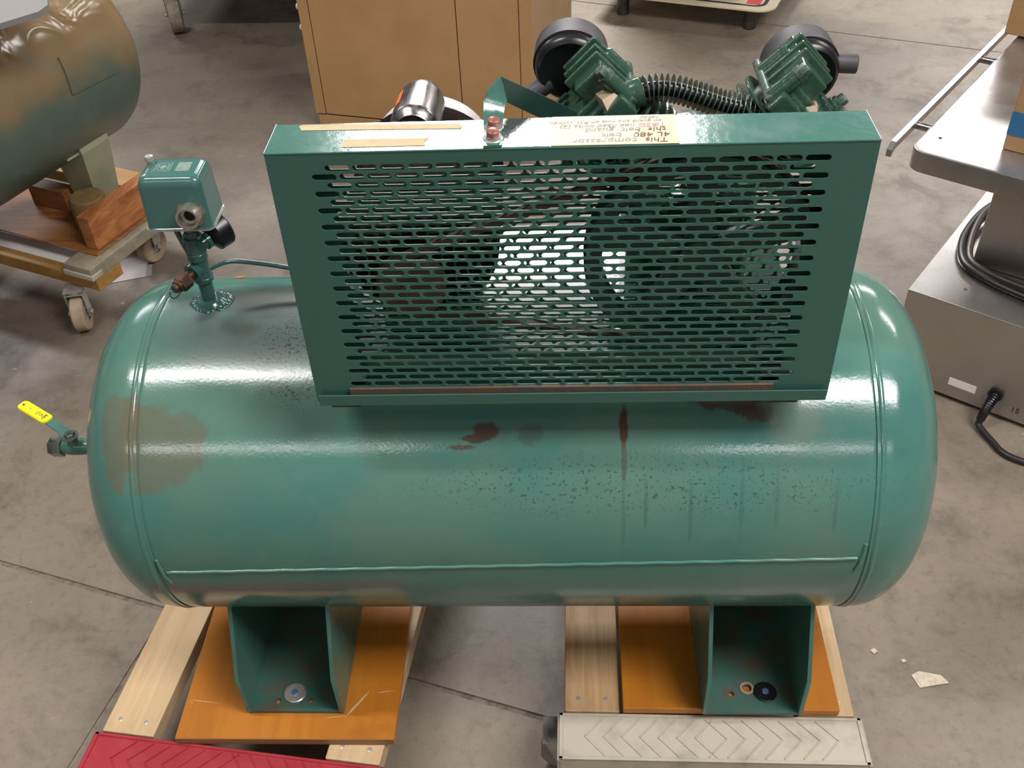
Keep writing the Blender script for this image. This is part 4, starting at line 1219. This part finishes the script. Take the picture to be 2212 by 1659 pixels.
for k in range(4):
    z0 = 0.32+0.06*k
    bm = bmesh.new(); cyl(bm, CM @ V(CW+0.010, CDp-0.004, z0), CM @ V(CW+0.010, CDp-0.004, z0+0.055), 0.011, n=16, bev=0.002)
    K.part('hinge_knuckle', bm, 'hinge')
for z in (0.40, 0.33):
    bm = bmesh.new(); lathe(bm, [(0, 0), (0, 0.006), (0.018, 0.007), (0.024, 0.011), (0.03, 0.009), (0.032, 0)], CM @ V(-0.001, 0.05, z), -cd, 16); K.part('side_knob', bm, 'white')

# ------------------------------------------------------------------ low machine top right
MA = V(0.8486, 2.914, 0); md = V(0.93, -0.366, 0).normalized(); mev = V(0.366, 0.93, 0).normalized()
MM = Matrix((md, mev, V(0, 0, 1))).transposed().to_4x4(); MM.translation = MA
Q = Thing('parts_tray_stand', 'cream tray with a black line and red label on stubby steel legs', 'tray stand', MA)
for (x, y) in ((0, 0), (-0.53, 0.0), (0, 0.55), (-0.53, 0.55)):
    bm = bmesh.new(); cyl(bm, MM @ V(x, y, 0), MM @ V(x, y, 0.10), 0.026, 0.024, 24, 0.003); Q.part('leg', bm, 'blackmetal' if 'blackmetal' in MT else 'steel')
bm = bmesh.new(); tmp = bmesh.new()
prism(tmp, [(a-0.27, b+0.27) for a, b in rrect(0.74, 0.70, 0.07, 6)], (0, 0, 0.095), (1, 0, 0), (0, 1, 0), (0, 0, 1), 0.006); merge(bm, tmp, MM)
tr = Q.part('tray', bm, 'cream')
bm = bmesh.new()
out = [(a-0.27, b+0.27) for a, b in rrect(0.66, 0.62, 0.045, 6)]; inn = [(a-0.27, b+0.27) for a, b in rrect(0.63, 0.59, 0.035, 6)]
for i in range(len(out)):
    j = (i+1) % len(out)
    bm.faces.new([bm.verts.new(MM @ V(p[0], p[1], 0.1016)) for p in (out[i], out[j], inn[j], inn[i])])
Q.part('line_print', bm, 'blackink', tr, smooth=False)
bm = bmesh.new(); box(bm, -0.02, 0.035, -0.015, 0.05, 0.1018, 0.1026, 0, 1, MM); Q.part('red_label', bm, 'redlabel', tr)
bm = bmesh.new(); box(bm, -0.56, -0.03, 0.012, 0.5, 0.101, 1.15, 0.02, 3, MM); Q.part('dark_bin_shade_block', bm, 'blackmatte')  # dark bin raised out of view, its added height shades the back floor

# ------------------------------------------------------------------ rolling cart top left
MT['wheelpale'] = simple('dusty_pale_caster_tyre', (0.30, 0.25, 0.19), 0.6, 0, (0.18, 0.15, 0.12), 40)
RA = V(-1.512, 3.07, 0)
RC = Thing('rolling_cart', 'low rolling cart, only its pale caster in view at the top edge', 'cart', RA)
b = bmesh.new(); wm3 = caster_meshes(0.075, 0.052, 'wheelpale')
b.free()
for (x, y, rz) in [(-1.512, 3.05, 0.33), (-0.62, 2.98, 0.1), (-1.45, 3.7, 0.0), (-0.6, 3.65, 0.0)]:
    add_caster(RC, wm3, x, y, 0.075, rz, 0.190)
bm = bmesh.new(); box(bm, -0.06, 0.97, -0.09, 0.72, 0.190, 0.222, 0.004, 1, Matrix.Translation(RA) @ Matrix.Rotation(-0.05, 4, 'Z')); RC.part('deck', bm, 'greyplate')
bm = bmesh.new(); box(bm, -0.05, 0.95, -0.06, 0.70, 0.2225, 1.2, 0.01, 1, Matrix.Translation(RA) @ Matrix.Rotation(-0.05, 4, 'Z')); RC.part('cart_shade_block', bm, 'greyplate')  # unseen upper body, added to shade the floor at back left

# ------------------------------------------------------------------ stainless equipment on the right
SP = V(0.857, 0.754, 0); sd = V(0.8076, -0.5897, 0).normalized(); se = V(0.5897, 0.8076, 0).normalized()
SM = Matrix((sd, se, V(0, 0, 1))).transposed().to_4x4(); SM.translation = SP
E_ = Thing('stainless_machine', 'stainless steel floor machine with overhanging shelf at right', 'machine', SP)
bm = bmesh.new(); box(bm, 0.02, 0.72, 0.02, 0.62, 0, 0.014, 0, 1, SM); E_.part('base_plinth', bm, 'black')
bm = bmesh.new(); box(bm, 0, 0.74, 0, 0.64, 0.012, 0.256, 0.0025, 2, SM); bs = E_.part('base_housing', bm, 'stainside')
bm = bmesh.new(); box(bm, 0.0005, 0.7395, 0.0005, 0.6395, 0.2555, 0.2568, 0.0004, 1, SM); E_.part('base_top', bm, 'stain', bs)
bm = bmesh.new(); box(bm, 0.0801, 0.60, 0.1765, 0.56, 0.2566, 0.562, 0.004, 2, SM); E_.part('column', bm, 'stainside')
bm = bmesh.new()
lo = [(a+0.31, b+0.33) for a, b in rrect(0.74, 0.73, 0.035, 8)]
li = [(a+0.31, b+0.33) for a, b in rrect(0.728, 0.718, 0.032, 8)]
loops(bm, [[SM @ V(a, b, 0.556) for a, b in lo], [SM @ V(a, b, 0.594) for a, b in lo], [SM @ V(a*0.998+0.0006, b*0.998+0.0006, 0.5985) for a, b in lo], [SM @ V(a, b, 0.600) for a, b in li]])
sh = E_.part('shelf', bm, 'stain', sharp=50, label='rounded stainless shelf with a raised rail along its side')
bm = bmesh.new(); tmp = bmesh.new()
prism(tmp, [(-0.045, 0.577), (-0.03, 0.588), (0.72, 0.588), (0.72, 0.604), (-0.028, 0.604), (-0.045, 0.592)], (-0.1, 0, 0), (0, 1, 0), (0, 0, 1), (1, 0, 0), 0.011); merge(bm, tmp, SM)
rl = E_.part('side_rail', bm, 'stain', smooth=False)
for y in (0.09, 0.49):
    bm = bmesh.new(); cyl(bm, SM @ V(-0.092, y, 0.592), SM @ V(-0.055, y, 0.592), 0.0085, n=16); E_.part('rail_standoff', bm, 'steel', rl)
bm = bmesh.new(); lathe(bm, [(0, 0), (0, 0.004), (0.0006, 0.0035), (0.0006, 0)], SM @ V(-0.0246, 0.044, 0.6), (0, 0, 1), 16); E_.part('shelf_hole', bm, 'dark', sh)
bm = bmesh.new(); lathe(bm, [(0, 0), (0, 0.004), (0.0015, 0.0035), (0.0015, 0)], SM @ V(0.1026, 0.07, 0.2566), (0, 0, 1), 16); E_.part('top_screw', bm, 'boltred', bs)
bm = bmesh.new(); box(bm, 0.139, 0.2005, -0.0008, 0.0002, 0.046, 0.066, 0, 1, SM); E_.part('blank_label', bm, 'white', bs)
bm = bmesh.new(); text_bm(bm, '15', 0.02, SM @ Matrix.Translation((0.281, -0.0006, 0.036)) @ Matrix.Rotation(PI/2, 4, 'X')); E_.part('number_print', bm, 'blackink', bs, smooth=False)
# cords
bm = bmesh.new()
P = [SM @ V(a, b_, 0.267) for a, b_ in [(0.07, 0.52), (0.038, 0.44), (0.026, 0.35), (0.034, 0.24), (0.068, 0.155), (0.13, 0.118), (0.22, 0.098), (0.34, 0.088), (0.5, 0.09)]]
tube(bm, P, 0.0095, 12, 8); E_.part('power_cord', bm, 'rubbercord', label='thick black cord coiled on the base')
bm = bmesh.new()
P = [SM @ V(a, b_, z_) for a, b_, z_ in [(0.075, 0.5, 0.285), (0.05, 0.43, 0.286), (0.039, 0.35, 0.282), (0.05, 0.25, 0.272), (0.078, 0.172, 0.266), (0.14, 0.142, 0.266), (0.24, 0.13, 0.266), (0.36, 0.13, 0.266), (0.5, 0.13, 0.266)]]
tube(bm, P, 0.0085, 12, 8); E_.part('power_cord', bm, 'cordgrey')
bm = bmesh.new()
pp = catmull([SM @ V(0.243, 0.002, 0.070), SM @ V(0.2415, -0.022, 0.062), SM @ V(0.2385, -0.042, 0.045), SM @ V(0.2365, -0.052, 0.026)], 5)
lathe(bm, [(0, 0), (0, 0.014), (0.004, 0.016), (0.012, 0.016), (0.012, 0)], SM @ V(0.243, 0.001, 0.070), -se, 24)
for i, p in enumerate(pp):
    t = (pp[min(i+1, len(pp)-1)]-pp[max(i-1, 0)]).normalized()
    lathe(bm, [(-0.0022, 0.007), (-0.0022, 0.0125-0.0002*i), (0.0012, 0.0125-0.0002*i), (0.0022, 0.007)], p, t, 20)
tube(bm, pp, 0.0085, 12, 1, False)
E_.part('strain_relief', bm, 'black', label='ribbed black cord strain relief')
bm = bmesh.new()
P = [pp[-1], SM @ V(0.240, -0.060, 0.012), V(1.0310, 0.515, 0.008), V(1.0395, 0.488, 0.008), V(1.062, 0.464, 0.008), V(1.11, 0.442, 0.008), V(1.2, 0.43, 0.008), V(1.35, 0.46, 0.008)]
tube(bm, P, 0.0075, 12, 8); E_.part('floor_cord', bm, 'rubbercord')
# boxes on the shelf
def carton(x0, x1, y0, y1, z0, z1, label, stripe=None):
    c = SM @ V((x0+x1)/2, (y0+y1)/2, z0)
    th = Thing('cardboard_box', label, 'box', c, 'cardboard boxes on the shelf')
    b = bmesh.new(); box(b, x0, x1, y0, y1, z0, z1, 0.002, 1, SM); bo = th.part('carton', b, 'card')
    if stripe:
        b = bmesh.new(); box(b, x0-0.0006, x1+0.0006, y0-0.0006, y1+0.0006, stripe[0], stripe[1], 0, 1, SM); th.part('blue_band', b, 'blue', bo)
    return th
carton(0.093, 0.42, 0.064, 0.40, 0.6004, 0.80, 'brown cardboard box with a wide blue band on the stainless shelf', (0.633, 0.682))
carton(-0.088, 0.25, 0.632, 0.95, 0.6056, 0.80, 'plain brown cardboard box at the far end of the stainless shelf')

# ------------------------------------------------------------------ small debris
bm = bmesh.new(); prism(bm, [(0, 0), (0.012, 0.003), (0.014, 0.008), (0.003, 0.007)], (-0.405, 0.108, 0.7605), (1, 0, 0), (0, 0.95, -0.35), (0, 0.35, 0.95), 0.0015)
single('wood_chip', bm, 'lumber', V(-0.40, 0.11, 0.7605), 'tiny orange wood chip lying on the tank behind the riser pipe', 'wood chip')
def scrap(poly, mat, label, cat, th=0.0012):
    cx = sum(p[0] for p in poly)/len(poly); cy = sum(p[1] for p in poly)/len(poly)
    b = bmesh.new(); prism(b, poly, (0, 0, 0.0004), (1, 0, 0), (0, 1, 0), (0, 0, 1), th)
    single(cat.replace(' ', '_'), b, mat, V(cx, cy, 0.0004), label, cat)
MT['oldpaper'] = simple('dirty_paper', (0.52, 0.45, 0.34), 0.8, 0, (0.40, 0.34, 0.26), 120)
scrap([(0.700, -0.072), (0.715, -0.064), (0.752, -0.072), (0.762, -0.088), (0.728, -0.094), (0.708, -0.098)], 'oldpaper', 'torn pale paper scrap on the floor right of the grey-capped dolly', 'paper scrap')
scrap([(0.640, -0.020), (0.648, -0.014), (0.653, -0.022), (0.645, -0.028)], 'oldpaper', 'small pale crumb of paper on the floor near the torn scrap', 'paper crumb')
scrap([(0.690, -0.040), (0.697, -0.038), (0.699, -0.044), (0.692, -0.046)], 'oldpaper', 'tiny pale crumb on the floor between the torn scrap and the tank', 'paper crumb')
scrap([(-0.735, 0.150), (-0.728, 0.152), (-0.698, 0.24), (-0.704, 0.242)], 'pine', 'thin pale wood splinter on the floor by the tank\'s left end', 'wood splinter')
scrap([(-0.700, 0.150), (-0.690, 0.149), (-0.655, 0.215), (-0.660, 0.222)], 'lumber', 'short brownish wood splinter on the floor by the tank\'s left end', 'wood splinter')
